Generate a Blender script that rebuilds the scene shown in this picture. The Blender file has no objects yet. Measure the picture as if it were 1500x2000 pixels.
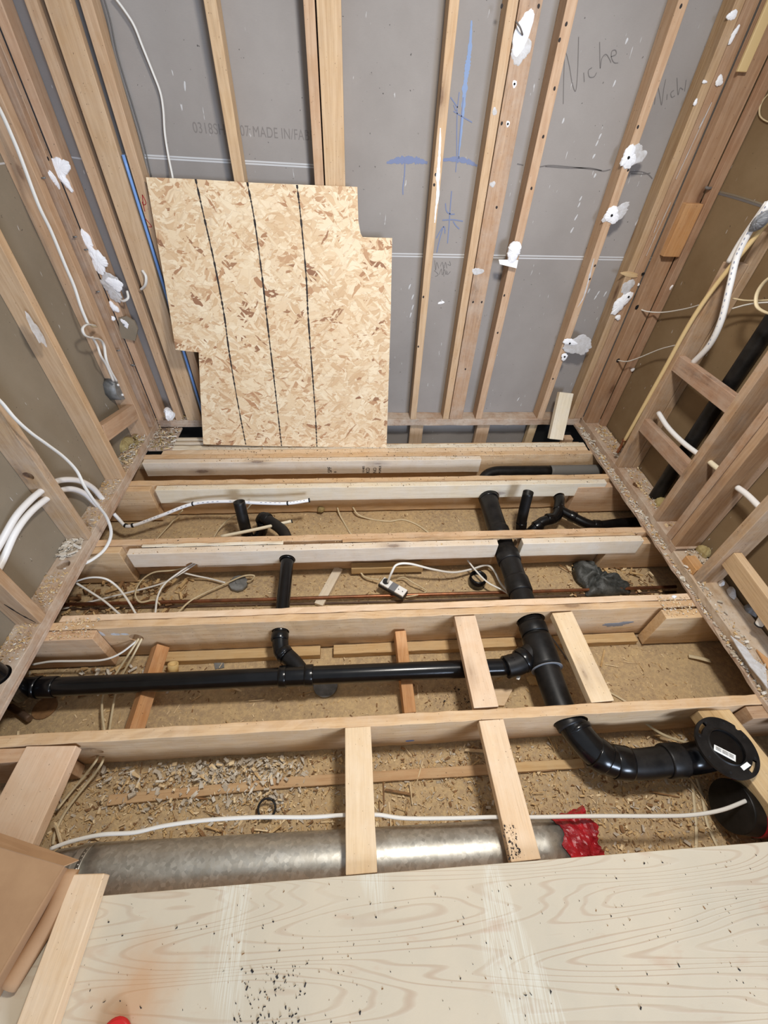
import bpy, bmesh, math, random
from mathutils import Vector, Matrix, Quaternion
random.seed(7)
scn = bpy.context.scene
COL = scn.collection

# ------------------------------------------------------------------ camera
F = 823.2                                   # focal length in pixels of the 1500x2000 frame
H = 1.59                                    # eye height above the joist tops (z = 0)
def _rot(w):
    w = Vector(w); return Quaternion(w.normalized(), w.length).to_matrix()
_a = math.radians(45)
R0 = Matrix(((1, 0, 0), (0, -math.sin(_a), -math.cos(_a)), (0, math.cos(_a), -math.sin(_a))))
RC = _rot((2e-4, -7.12e-2, -2.01e-2)) @ R0  # world -> camera (x right, y down, z forward)
cam = bpy.data.cameras.new('camera'); camo = bpy.data.objects.new('camera', cam); COL.objects.link(camo)
cam.sensor_fit = 'VERTICAL'; cam.sensor_height = 36; cam.sensor_width = 27
cam.lens = F / 2000 * 36; cam.clip_start = 0.01
m = Matrix.Identity(4)
for i in range(3):
    m[i][0] = RC[0][i]; m[i][1] = -RC[1][i]; m[i][2] = -RC[2][i]
m[2][3] = H
camo.matrix_world = m
scn.camera = camo

# ------------------------------------------------------------------ light
world = bpy.data.worlds.new('world'); scn.world = world; world.use_nodes = True
bg = world.node_tree.nodes['Background']; bg.inputs[0].default_value = (0.86, 0.92, 1.0, 1); bg.inputs[1].default_value = 0.47
def area(name, loc, target, size, power, col, sy=None):
    l = bpy.data.lights.new(name, 'AREA'); l.energy = power; l.color = col; l.size = size
    if sy: l.shape = 'RECTANGLE'; l.size_y = sy
    o = bpy.data.objects.new(name, l); COL.objects.link(o); o.location = loc
    o.rotation_euler = (Vector(target) - Vector(loc)).to_track_quat('-Z', 'Y').to_euler(); return o
area('ceiling_lamp', (0.50, 0.75, 2.42), (0.40, 1.2, 0), 0.24, 50, (1.0, 0.94, 0.86))
area('window_daylight', (1.9, -3.6, 1.7), (0.60, 2.4, 0.7), 1.2, 200, (0.66, 0.79, 1.0), 1.1)
scn.view_settings.view_transform = 'Standard'; scn.view_settings.look = 'None'
scn.view_settings.gamma = 1; scn.view_settings.exposure = 0.0
try: scn.view_settings.use_curve_mapping = False
except Exception: pass

# ------------------------------------------------------------------ measuring helpers
def ray(px, py): return RC.transposed() @ Vector(((px - 750) / F, (py - 1000) / F, 1.0))
CAMP = Vector((0, 0, H))
def Pz(px, py, z=0.0): d = ray(px, py); return CAMP + d * ((z - H) / d.z)
def Py(px, py, y): d = ray(px, py); return CAMP + d * (y / d.y)
def Px(px, py, x): d = ray(px, py); return CAMP + d * (x / d.x)

# ------------------------------------------------------------------ materials
def srgb(r, g, b):
    f = lambda c: (c / 255 / 12.92) if c / 255 <= 0.04045 else ((c / 255 + 0.055) / 1.055) ** 2.4
    return (f(r), f(g), f(b), 1)
class NT:
    def __init__(s, name):
        s.m = bpy.data.materials.new(name); s.m.use_nodes = True; s.t = s.m.node_tree
        s.b = s.t.nodes['Principled BSDF']
    def n(s, typ, **kw):
        nd = s.t.nodes.new(typ)
        for k, v in kw.items():
            if k.startswith('i_'): nd.inputs[k[2:].replace('_', ' ')].default_value = v
            else: setattr(nd, k, v)
        return nd
    def l(s, a, b): s.t.links.new(a, b)
    def math(s, op, a, b=None, c=None):
        nd = s.n('ShaderNodeMath', operation=op)
        for i, v in enumerate((a, b, c)):
            if v is None: continue
            if isinstance(v, (int, float)): nd.inputs[i].default_value = v
            else: s.l(v, nd.inputs[i])
        return nd.outputs[0]
    def mix(s, f, a, b, mode='MIX'):
        nd = s.n('ShaderNodeMix', data_type='RGBA', blend_type=mode)
        for k, v in ((0, f), (6, a), (7, b)):
            if isinstance(v, (int, float)): nd.inputs[k].default_value = v
            elif isinstance(v, tuple): nd.inputs[k].default_value = v
            else: s.l(v, nd.inputs[k])
        return nd.outputs[2]
    def ramp(s, f, stops):
        nd = s.n('ShaderNodeValToRGB'); s.l(f, nd.inputs[0]); e = nd.color_ramp.elements
        while len(e) < len(stops): e.new(0.5)
        for i, (p, c) in enumerate(stops): e[i].position = p; e[i].color = c if isinstance(c, tuple) else (c, c, c, 1)
        return nd.outputs[0]
    def coord(s, scale=(1, 1, 1), rnd=True, world=False):
        tc = s.n('ShaderNodeTexCoord'); out = tc.outputs['Object']
        if rnd:
            oi = s.n('ShaderNodeObjectInfo'); k = s.math('MULTIPLY', oi.outputs['Random'], 37.0)
            ad = s.n('ShaderNodeVectorMath', operation='ADD'); s.l(out, ad.inputs[0]); s.l(k, ad.inputs[1]); out = ad.outputs[0]
        mp = s.n('ShaderNodeMapping'); mp.inputs['Scale'].default_value = scale; s.l(out, mp.inputs[0]); return mp.outputs[0]
    def noise(s, v, scale, detail=4, rough=0.55, dist=0.0):
        nd = s.n('ShaderNodeTexNoise'); nd.inputs['Scale'].default_value = scale; nd.inputs['Detail'].default_value = detail
        nd.inputs['Roughness'].default_value = rough; nd.inputs['Distortion'].default_value = dist; s.l(v, nd.inputs['Vector']); return nd.outputs[0]
    def bump(s, h, strength, dist=0.004):
        nd = s.n('ShaderNodeBump'); nd.inputs['Strength'].default_value = strength; nd.inputs['Distance'].default_value = dist
        s.l(h, nd.inputs['Height']); s.l(nd.outputs[0], s.b.inputs['Normal'])

def wood(name, base, dark, knot=1.0, dust=0.0, dustcol=srgb(188, 178, 165), stain=0.0, var=0.18, rings=1.0):
    s = NT(name)
    c1 = s.coord((1.2, 22, 22)); c2 = s.coord((0.55, 7, 7)); c3 = s.coord((1, 1, 1)); c4 = s.coord((3.0, 9, 9))
    g = s.noise(c1, 3.2, 6, 0.62)
    g2 = s.noise(s.coord((2.5, 120, 120)), 3.0, 3, 0.6)
    wv = s.noise(c2, 1.6, 3, 0.5, 0.4)
    bands = s.math('SINE', s.math('MULTIPLY', wv, 70.0))
    bands = s.math('MULTIPLY_ADD', bands, 0.5, 0.5)
    f = s.math('ADD', s.math('MULTIPLY', g, 0.75), s.math('MULTIPLY', bands, 0.16 * rings))
    f = s.ramp(f, [(0.28, 0.0), (0.72, 1.0)])
    col = s.mix(f, dark, base)
    col = s.mix(s.math('MULTIPLY', s.ramp(g2, [(0.30, 1.0), (0.50, 0.0)]), 0.35), col, tuple([x * 0.62 for x in dark[:3]] + [1]))
    big = s.ramp(s.noise(c3, 2.3, 3), [(0.35, 0.0), (0.7, 1.0)])
    col = s.mix(s.math('MULTIPLY', big, 0.35), col, tuple(list(x * y for x, y in zip(base[:3], (0.86, 0.72, 0.58))) + [1]))
    oi = s.n('ShaderNodeObjectInfo')
    hv = s.n('ShaderNodeHueSaturation'); s.l(col, hv.inputs['Color'])
    s.l(s.math('MULTIPLY_ADD', oi.outputs['Random'], var, 1.0 - var / 2), hv.inputs['Value'])
    s.l(s.math('MULTIPLY_ADD', oi.outputs['Random'], 0.02, 0.49), hv.inputs['Hue']); col = hv.outputs[0]
    if knot:
        vo = s.n('ShaderNodeTexVoronoi', feature='F1'); vo.inputs['Scale'].default_value = 1.0; s.l(c4, vo.inputs['Vector'])
        sep = s.n('ShaderNodeSeparateColor'); s.l(vo.outputs['Color'], sep.inputs[0])
        on = s.math('GREATER_THAN', sep.outputs[0], 0.70)
        k = s.ramp(vo.outputs['Distance'], [(0.0, 1.0), (0.09, 0.9), (0.125, 0.42), (0.30, 0.0)])
        col = s.mix(s.math('MULTIPLY', s.math('MULTIPLY', k, on), 0.85 * knot), col, srgb(92, 58, 36))
    if stain:
        st = s.ramp(s.noise(s.coord((2.0, 9, 9)), 2.0, 5, 0.7), [(0.55, 0.0), (0.72, 1.0)])
        col = s.mix(s.math('MULTIPLY', st, stain), col, srgb(88, 74, 66))
    if dust:
        dn = s.ramp(s.noise(c3, 9, 8, 0.72), [(0.38, 0.0), (0.66, 1.0)])
        col = s.mix(s.math('MULTIPLY', dn, dust), col, dustcol)
    sp = s.ramp(s.noise(c3, 120, 2, 0.5), [(0.255, 1.0), (0.29, 0.0)])
    col = s.mix(s.math('MULTIPLY', sp, 0.6), col, srgb(80, 62, 45))
    s.l(col, s.b.inputs['Base Color']); s.b.inputs['Roughness'].default_value = 0.78
    s.b.inputs['Specular IOR Level'].default_value = 0.25
    s.bump(s.math('ADD', g, s.math('MULTIPLY', bands, 0.2)), 0.35, 0.0015)
    return s.m
def plain(name, col, rough=0.6, metal=0.0, spec=0.5, var=0.0, vs=30, col2=None, bump=0.0, coat=0.0, trans=0.0):
    s = NT(name)
    if col2:
        f = s.ramp(s.noise(s.coord(), vs, 6, 0.65), [(0.35, 0.0), (0.65, 1.0)])
        s.l(s.mix(f, col, col2), s.b.inputs['Base Color'])
    else: s.b.inputs['Base Color'].default_value = col
    s.b.inputs['Roughness'].default_value = rough; s.b.inputs['Metallic'].default_value = metal
    s.b.inputs['Specular IOR Level'].default_value = spec; s.b.inputs['Coat Weight'].default_value = coat
    if bump: s.bump(s.noise(s.coord(), vs * 1.5, 6, 0.7), bump, 0.004)
    return s.m
W_STUD = wood('stud_wood', srgb(212, 184, 150), srgb(182, 150, 116), 1.0, 0.25, srgb(206, 186, 164), stain=0.12)
W_STUDD = wood('weathered_stud_wood', srgb(194, 164, 134), srgb(160, 128, 100), 1.0, 0.5, srgb(190, 176, 162), stain=0.6)
W_RED = wood('reddish_stud_wood', srgb(192, 162, 132), srgb(158, 124, 94), 1.0, 0.3, srgb(190, 168, 148), stain=0.3)
W_JOIST = wood('joist_wood', srgb(216, 184, 146), srgb(190, 152, 114), 0.8, 0.35, srgb(210, 192, 170), stain=0.2)
W_NEW = wood('pale_new_lumber', srgb(232, 206, 174), srgb(214, 184, 150), 0.8, 0.3, srgb(232, 218, 198), var=0.06, rings=0.5)
W_GREYW = wood('whitish_lumber', srgb(234, 220, 196), srgb(212, 196, 172), 1.0, 0.35, srgb(226, 222, 216), var=0.05, rings=0.5)
W_ORANGE = wood('orange_fir', srgb(210, 160, 112), srgb(180, 126, 82), 0.7, 0.3, srgb(206, 180, 150), var=0.12)
W_PLATE = wood('dusty_plate_wood', srgb(196, 170, 144), srgb(166, 138, 112), 0.6, 0.75, srgb(206, 194, 178), stain=0.3)
W_DARK = wood('dark_rim_wood', srgb(120, 88, 60), srgb(84, 58, 38), 0.3)
W_STRIP = wood('strapping_wood', srgb(214, 184, 140), srgb(184, 148, 104), 0.7, 0.45, srgb(198, 176, 140))

def drywall(name, c1, c2, blotch):
    s = NT(name); c = s.coord((1, 1, 1), False)
    f = s.ramp(s.noise(c, 2.2, 6, 0.6), [(0.3, 0.0), (0.7, 1.0)])
    col = s.mix(f, c1, c2)
    fib = s.noise(s.coord((1, 1, 6), False), 90, 3, 0.6)
    col = s.mix(s.math('MULTIPLY', fib, 0.22), col, blotch)
    sp = s.ramp(s.noise(c, 75, 2, 0.5), [(0.225, 1.0), (0.245, 0.0)])
    col = s.mix(s.math('MULTIPLY', sp, 0.7), col, srgb(52, 48, 48))
    ws = s.ramp(s.noise(s.coord((5, 5, 1), False), 16, 2, 0.5), [(0.735, 0.0), (0.76, 1.0)])
    col = s.mix(s.math('MULTIPLY', ws, 0.6), col, srgb(215, 215, 215))
    s.l(col, s.b.inputs['Base Color']); s.b.inputs['Roughness'].default_value = 0.92
    s.b.inputs['Specular IOR Level'].default_value = 0.15; s.bump(fib, 0.12, 0.001)
    return s.m
M_DWB = drywall('grey_drywall_paper', srgb(160, 154, 149), srgb(145, 139, 134), srgb(124, 119, 115))
M_DWL = drywall('tan_grey_drywall_paper', srgb(150, 139, 122), srgb(134, 123, 106), srgb(112, 102, 86))
M_DWR = drywall('brown_drywall_paper', srgb(146, 126, 98), srgb(124, 102, 74), srgb(104, 84, 60))
M_SEAM = plain('seam_tape_edge', srgb(196, 196, 196), 0.9)
M_PLASTER = plain('white_joint_compound', srgb(248, 249, 252), 0.85, col2=srgb(236, 238, 242), vs=40, bump=0.12)
M_SMEAR = plain('thin_compound_smear', srgb(206, 206, 208), 0.9, col2=srgb(184, 180, 176), vs=50)
M_ABS = plain('black_abs', srgb(9, 9, 11), 0.22, spec=.4, col2=srgb(18, 18, 19), vs=18, bump=0.03)
M_ABSD = plain('dusty_black_abs', srgb(12, 12, 13), 0.42, spec=.3, col2=srgb(34, 32, 31), vs=14, bump=0.05)
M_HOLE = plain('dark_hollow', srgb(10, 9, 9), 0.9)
M_PEX = plain('white_pex', srgb(236, 236, 236), 0.35)
M_PEXY = plain('ivory_pex', srgb(232, 222, 196), 0.4)
M_CPVC = plain('yellowed_cpvc', srgb(216, 190, 140), 0.45)
M_WIRE = plain('white_cable_jacket', srgb(224, 222, 216), 0.5)
M_WIREY = plain('cream_cable_jacket', srgb(214, 198, 164), 0.55, col2=srgb(196, 178, 142), vs=9)
M_WIREG = plain('grey_cable_jacket', srgb(110, 108, 104), 0.6)
M_COPPER = plain('copper', srgb(168, 112, 80), 0.42, 0.8, col2=srgb(120, 84, 64), vs=14)
M_COPPERD = plain('tarnished_copper', srgb(112, 90, 72), 0.6, 0.3, col2=srgb(84, 66, 54), vs=14)
M_BLACK = plain('black_rubber', srgb(22, 22, 24), 0.55)
M_RED = plain('red_tape', srgb(178, 28, 40), 0.22, col2=srgb(128, 18, 30), vs=22, bump=0.8, coat=0.4)
M_REDP = plain('red_plastic', srgb(200, 34, 34), 0.35)
M_BLUE = plain('blue_conduit', srgb(120, 158, 214), 0.3)
M_CHALKB = plain('blue_chalk', srgb(120, 130, 160), 0.95)
M_CHALKL = plain('light_blue_chalk', srgb(134, 154, 188), 0.95)
M_PENCIL = plain('pencil_line', srgb(112, 107, 104), 0.9)
M_MARK = plain('black_marker', srgb(42, 36, 34), 0.8)
M_STAMP = plain('grey_print', srgb(124, 118, 114), 0.9)
M_GREYP = plain('grey_plastic', srgb(120, 122, 126), 0.5)
M_STEEL = plain('steel_box', srgb(138, 140, 140), 0.5, 0.15, col2=srgb(104, 104, 102), vs=25)
M_WHITEP = plain('white_plastic', srgb(238, 238, 236), 0.35)
M_LABEL = plain('paper_label', srgb(236, 236, 232), 0.6)
M_BAG = plain('crumpled_black_plastic', srgb(38, 40, 38), 0.42, col2=srgb(84, 86, 84), vs=22, bump=1.0)
M_CARD = plain('cardboard', srgb(176, 140, 104), 0.85, col2=srgb(162, 126, 92), vs=6)
M_TAPE = plain('masking_tape', srgb(212, 182, 124), 0.7)
M_CHIP1 = plain('tan_wood_chips', srgb(214, 184, 134), 0.85, col2=srgb(178, 144, 98), vs=30)
M_CHIP2 = plain('pale_wood_chips', srgb(234, 214, 176), 0.85, col2=srgb(208, 180, 138), vs=30)
M_CHIP3 = plain('brown_wood_chips', srgb(150, 112, 72), 0.85, col2=srgb(112, 82, 54), vs=30)
M_CHIPW = plain('plaster_crumbs', srgb(226, 220, 208), 0.9, col2=srgb(196, 188, 174), vs=30)
M_INSUL = plain('old_insulation', srgb(176, 160, 112), 0.95, col2=srgb(140, 120, 76), vs=18, bump=0.8)
M_CHIPG = plain('grey_plaster_crumbs', srgb(204, 194, 178), 0.9, col2=srgb(176, 164, 146), vs=30)
M_CHAR = plain('black_crumbs', srgb(36, 32, 32), 0.8)

def mk_floor():
    s = NT('dusty_ceiling_back'); c = s.coord((1, 1, 1), False)
    a = s.ramp(s.noise(c, 3.2, 6, 0.6), [(0.35, 0.0), (0.65, 1.0)])
    col = s.mix(a, srgb(172, 149, 120), srgb(194, 167, 128))
    b = s.ramp(s.noise(c, 60, 5, 0.7), [(0.42, 0.0), (0.62, 1.0)])
    col = s.mix(s.math('MULTIPLY', b, 0.55), col, srgb(224, 196, 146))
    d = s.ramp(s.noise(c, 110, 3, 0.6), [(0.27, 1.0), (0.34, 0.0)])
    col = s.mix(s.math('MULTIPLY', d, 0.8), col, srgb(70, 54, 38))
    s.l(col, s.b.inputs['Base Color']); s.b.inputs['Roughness'].default_value = 0.95
    s.bump(s.noise(c, 80, 6, 0.75), 0.8, 0.006); return s.m
M_FLOOR = mk_floor()
def mk_ply():
    s = NT('pale_plywood'); c = s.coord((1, 1, 1), False)
    wv = s.noise(s.coord((0.40, 3.4, 1), False), 2.0, 2, 0.35, 0.3)
    bands = s.math('SINE', s.math('MULTIPLY', wv, 190.0))
    bands = s.ramp(s.math('MULTIPLY_ADD', bands, 0.5, 0.5), [(0.0, 1.0), (0.22, 0.0)])
    gate = s.ramp(s.noise(c, 3, 3), [(0.35, 0.15), (0.65, 1.0)])
    col = s.mix(s.ramp(s.noise(c, 2.5, 5, 0.6), [(0.35, 0.0), (0.65, 1.0)]), srgb(202, 189, 166), srgb(190, 180, 160))
    col = s.mix(s.math('MULTIPLY', s.math('MULTIPLY', bands, gate), 0.45), col, srgb(164, 132, 106))
    # stiff vertical comb marks in stripes
    cx = s.noise(s.coord((1, 0.35, 1), False), 4.2, 1, 0.3)
    comb = s.ramp(cx, [(0.60, 0.0), (0.64, 1.0)])
    fine = s.math('SINE', s.math('MULTIPLY', s.noise(s.coord((14, 0.9, 1), False), 3.0, 2, 0.4), 60.0))
    fine = s.math('MULTIPLY_ADD', fine, 0.5, 0.5)
    col = s.mix(s.math('MULTIPLY', s.math('MULTIPLY', comb, fine), 0.55), col, srgb(214, 212, 198))
    pink = s.ramp(s.noise(s.coord((2, 7, 1), False), 3.0, 4), [(0.62, 0.0), (0.72, 1.0)])
    col = s.mix(s.math('MULTIPLY', pink, 0.35), col, srgb(182, 148, 122))
    st = s.n('ShaderNodeVectorMath', operation='DISTANCE'); tc = s.n('ShaderNodeTexCoord'); s.l(tc.outputs['Object'], st.inputs[0])
    q = Pz(265, 1945, 0.018) - Vector((-1.6, (-0.75 + .1195) / 2, .009)); st.inputs[1].default_value = q
    stn = s.math('ADD', st.outputs['Value'], s.math('MULTIPLY', s.noise(c, 12, 4), 0.12))
    sf = s.ramp(stn, [(0.08, 1.0), (0.19, 0.0)])
    col = s.mix(s.math('MULTIPLY', sf, 0.6), col, srgb(190, 136, 84))
    s.l(col, s.b.inputs['Base Color']); s.b.inputs['Roughness'].default_value = 0.8
    s.bump(s.math('ADD', bands, s.noise(c, 40, 5, 0.7)), 0.3, 0.0015); return s.m
M_PLY = mk_ply()
def mk_osb():
    s = NT('strand_board'); c = s.coord((1, 1, 1), False)
    warp = s.n('ShaderNodeTexNoise'); warp.inputs['Scale'].default_value = 9; s.l(c, warp.inputs['Vector'])
    def flakes(sc, rot, seed):
        m0 = s.n('ShaderNodeMapping'); m0.inputs['Rotation'].default_value = (0, 0, rot)
        mp = s.n('ShaderNodeMapping'); mp.inputs['Scale'].default_value = sc; mp.inputs['Location'].default_value = (seed, seed * 2, 0); s.l(m0.outputs[0], mp.inputs[0])
        ad = s.n('ShaderNodeVectorMath', operation='MULTIPLY_ADD'); s.l(warp.outputs['Color'], ad.inputs[0])
        ad.inputs[1].default_value = (0.05, 0.05, 0); s.l(c, ad.inputs[2]); s.l(ad.outputs[0], m0.inputs[0])
        v = s.n('ShaderNodeTexVoronoi', feature='F1', distance='MANHATTAN'); v.inputs['Scale'].default_value = 1; s.l(mp.outputs[0], v.inputs['Vector'])
        e = s.n('ShaderNodeTexVoronoi', feature='DISTANCE_TO_EDGE'); e.inputs['Scale'].default_value = 1; s.l(mp.outputs[0], e.inputs['Vector'])
        sp = s.n('ShaderNodeSeparateColor'); s.l(v.outputs['Color'], sp.inputs[0])
        return sp, e.outputs['Distance']
    layers = [flakes(sc, r, sd) for sc, r, sd in (((7, 22, 1), 0.5, 1.3), ((8, 26, 1), -0.65, 4.1), ((26, 9, 1), 0.25, 7.7), ((12, 52, 1), 0.1, 2.2), ((14, 60, 1), -0.9, 5.2), ((15, 64, 1), 0.85, 9.9), ((40, 110, 1), -0.2, 3.3))]
    pal = [(0.0, srgb(204, 172, 134)), (0.22, srgb(222, 198, 162)), (0.6, srgb(236, 220, 190)), (0.88, srgb(212, 182, 144)), (0.975, srgb(178, 134, 98)), (1.0, srgb(138, 96, 70))]
    col = s.ramp(layers[0][0].outputs[0], pal); ed = layers[0][1]
    for (sp, e), th in zip(layers[1:], (0.5, 0.66, 0.62, 0.70, 0.74, 0.80)):
        g = s.math('GREATER_THAN', sp.outputs[1], th)
        c2 = s.mix(s.ramp(e, [(0.0, 0.28), (0.06, 0.0)]), s.ramp(sp.outputs[0], pal), srgb(150, 108, 76))
        col = s.mix(g, col, c2)
    for sc, r in (((5, 60, 1), 9), ((48, 6, 1), 8), ((9, 80, 1), 12)):
        m0 = s.n('ShaderNodeMapping'); m0.inputs['Rotation'].default_value = (0, 0, r * .37); s.l(c, m0.inputs[0])
        mp = s.n('ShaderNodeMapping'); mp.inputs['Scale'].default_value = sc; s.l(m0.outputs[0], mp.inputs[0])
        h = s.ramp(s.noise(mp.outputs[0], 3.0, 3, 0.6, 0.5), [(0.24, 1.0), (0.30, 0.0)])
        col = s.mix(s.math('MULTIPLY', h, 0.45), col, srgb(172, 126, 88))
    bigc = s.ramp(s.noise(c, 4, 3), [(0.35, 0.0), (0.7, 1.0)])
    col = s.mix(s.math('MULTIPLY', bigc, 0.22), col, srgb(222, 184, 138))
    s.l(col, s.b.inputs['Base Color']); s.b.inputs['Roughness'].default_value = 0.72
    s.bump(s.math('ADD', s.math('MULTIPLY', layers[0][0].outputs[2], 0.4), s.math('MULTIPLY', layers[3][0].outputs[2], 0.4)), 0.4, 0.002); return s.m
M_OSB = mk_osb()
def mk_galv():
    s = NT('galvanised_steel'); c = s.coord()
    v = s.n('ShaderNodeTexVoronoi', feature='F1'); v.inputs['Scale'].default_value = 90; s.l(c, v.inputs['Vector'])
    sp = s.n('ShaderNodeSeparateColor'); s.l(v.outputs['Color'], sp.inputs[0])
    col = s.mix(sp.outputs[0], srgb(176, 174, 166), srgb(204, 202, 194))
    dn = s.ramp(s.noise(c, 14, 6, 0.7), [(0.4, 0.0), (0.7, 1.0)])
    col = s.mix(s.math('MULTIPLY', dn, 0.45), col, srgb(158, 150, 136))
    s.l(col, s.b.inputs['Base Color']); s.b.inputs['Metallic'].default_value = 0.8
    s.l(s.math('MULTIPLY_ADD', sp.outputs[1], 0.12, 0.36), s.b.inputs['Roughness'])
    s.bump(s.noise(c, 70, 3), 0.06, 0.0015); return s.m
M_GALV = mk_galv()

# ------------------------------------------------------------------ builders
def link(name, me, mats, parent=None, smooth=False):
    o = bpy.data.objects.new(name, me); COL.objects.link(o)
    for mt in (mats if isinstance(mats, (list, tuple)) else [mats]): me.materials.append(mt)
    if smooth: me.polygons.foreach_set('use_smooth', [True] * len(me.polygons))
    if parent is not None:
        o.parent = parent; bpy.context.view_layer.update(); o.matrix_parent_inverse = Matrix.Identity(4)
    return o
def tag(o, label=None, cat=None, group=None, kind=None):
    if label: o['label'] = label
    if cat: o['category'] = cat
    if group: o['group'] = group
    if kind: o['kind'] = kind
    return o
def settle(o, mat, parent):      # world matrix mat, under parent if given
    if parent is not None:
        o.parent = parent
        o.matrix_parent_inverse = Matrix.Identity(4)
        o.matrix_basis = parent_world(parent).inverted() @ mat
    else: o.matrix_basis = mat
    o['_w'] = 1
    WM[o.name] = mat
    return o
WM = {}
def parent_world(p): return WM[p.name]
def frame(A, X, Y):
    X = Vector(X).normalized(); Y = Vector(Y); Z = X.cross(Y).normalized(); Y = Z.cross(X)
    M = Matrix.Identity(4)
    for i in range(3): M[i][0] = X[i]; M[i][1] = Y[i]; M[i][2] = Z[i]; M[i][3] = A[i]
    return M
def mesh_from(bm, name):
    me = bpy.data.meshes.new(name); bm.normal_update(); bm.to_mesh(me); bm.free(); return me
def beam(name, A, B, w, t, side, mat, parent=None, bev=0.0025, wob=0.0, seg=1):
    """Sawn lumber from A to B; side = direction of its width w; thickness t; centred on AB."""
    A = Vector(A); B = Vector(B); L = (B - A).length; bm = bmesh.new()
    bmesh.ops.create_cube(bm, size=1)
    for v in bm.verts: v.co = Vector(((v.co.x + .5) * L, v.co.y * w, v.co.z * t))
    if bev: bmesh.ops.bevel(bm, geom=list(bm.edges), offset=min(bev, w * .2, t * .2), segments=2, affect='EDGES', profile=0.5)
    if wob:
        n = max(2, int(L / 0.05))
        for k in range(1, n):
            bmesh.ops.bisect_plane(bm, geom=bm.verts[:] + bm.edges[:] + bm.faces[:], plane_co=(L * k / n, 0, 0), plane_no=(1, 0, 0))
        rs = random.Random(int(L * 1e5) + len(bpy.data.objects))
        offs = {}
        for v in bm.verts:
            k = (round(v.co.x / (L / n)), v.co.y > 0, v.co.z > 0)
            if k not in offs: offs[k] = (rs.uniform(-wob, wob), rs.uniform(-wob, wob))
            v.co.y += offs[k][0]; v.co.z += offs[k][1]
    o = link(name, mesh_from(bm, name), mat)
    return settle(o, frame(A, B - A, side), parent)
def box(name, x0, x1, y0, y1, z0, z1, mat, parent=None, bev=0.0025, wob=0.0):
    dx, dy, dz = x1 - x0, y1 - y0, z1 - z0; cx, cy, cz = (x0 + x1) / 2, (y0 + y1) / 2, (z0 + z1) / 2
    if dx >= dy and dx >= dz: return beam(name, (x0, cy, cz), (x1, cy, cz), dy, dz, (0, 1, 0), mat, parent, bev, wob)
    if dy >= dz: return beam(name, (cx, y0, cz), (cx, y1, cz), dx, dz, (-1, 0, 0), mat, parent, bev, wob)
    return beam(name, (cx, cy, z0), (cx, cy, z1), dx, dy, (1, 0, 0), mat, parent, bev, wob)
def lumber_px(name, p, z, t, mat, parent=None, wob=0.0, zend=None):
    """Flat board whose top face has the four picture corners p (two at each end), top at height z."""
    z2 = z if zend is None else zend
    q = [Pz(*p[0], z), Pz(*p[1], z), Pz(*p[2], z2), Pz(*p[3], z2)]
    A = (q[0] + q[1]) / 2; B = (q[2] + q[3]) / 2; d = (B - A).normalized(); s = Vector((-d.y, d.x, 0)).normalized()
    w = (abs((q[0] - q[1]).dot(s)) + abs((q[2] - q[3]).dot(s))) / 2
    up = d.cross(s).normalized(); up = up if up.z > 0 else -up
    return beam(name, A - up * t / 2, B - up * t / 2, w, t, s, mat, parent, wob=wob)
def bore(o, A, B, r, seg=24):
    A = Vector(A); B = Vector(B); bm = bmesh.new(); L = (B - A).length
    bmesh.ops.create_cone(bm, cap_ends=True, segments=seg, radius1=r, radius2=r, depth=L)
    me = mesh_from(bm, 'cut'); c = bpy.data.objects.new('cut', me); COL.objects.link(c)
    c.matrix_world = Matrix.Translation((A + B) / 2) @ (B - A).to_track_quat('Z', 'Y').to_matrix().to_4x4()
    md = o.modifiers.new('b', 'BOOLEAN'); md.operation = 'DIFFERENCE'; md.object = c; md.solver = 'EXACT'
    dg = bpy.context.evaluated_depsgraph_get(); dg.update()
    ne = bpy.data.meshes.new_from_object(o.evaluated_get(dg)); o.modifiers.clear()
    old = o.data; nm = old.name; o.data = ne; bpy.data.meshes.remove(old); ne.name = nm
    bpy.data.objects.remove(c); bpy.data.meshes.remove(me)
def spline(pts, n=8):
    P = [Vector(p) for p in pts]
    if len(P) == 2: return [P[0].lerp(P[1], i / n) for i in range(n + 1)]
    P = [2 * P[0] - P[1]] + P + [2 * P[-1] - P[-2]]; out = []
    for i in range(1, len(P) - 2):
        a, b, c, d = P[i - 1:i + 3]
        for k in range(n):
            t = k / n
            out.append(0.5 * ((2 * b) + (c - a) * t + (2 * a - 5 * b + 4 * c - d) * t * t + (3 * b - a - 3 * c + d) * t ** 3))
    out.append(P[-2]); return out
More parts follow.
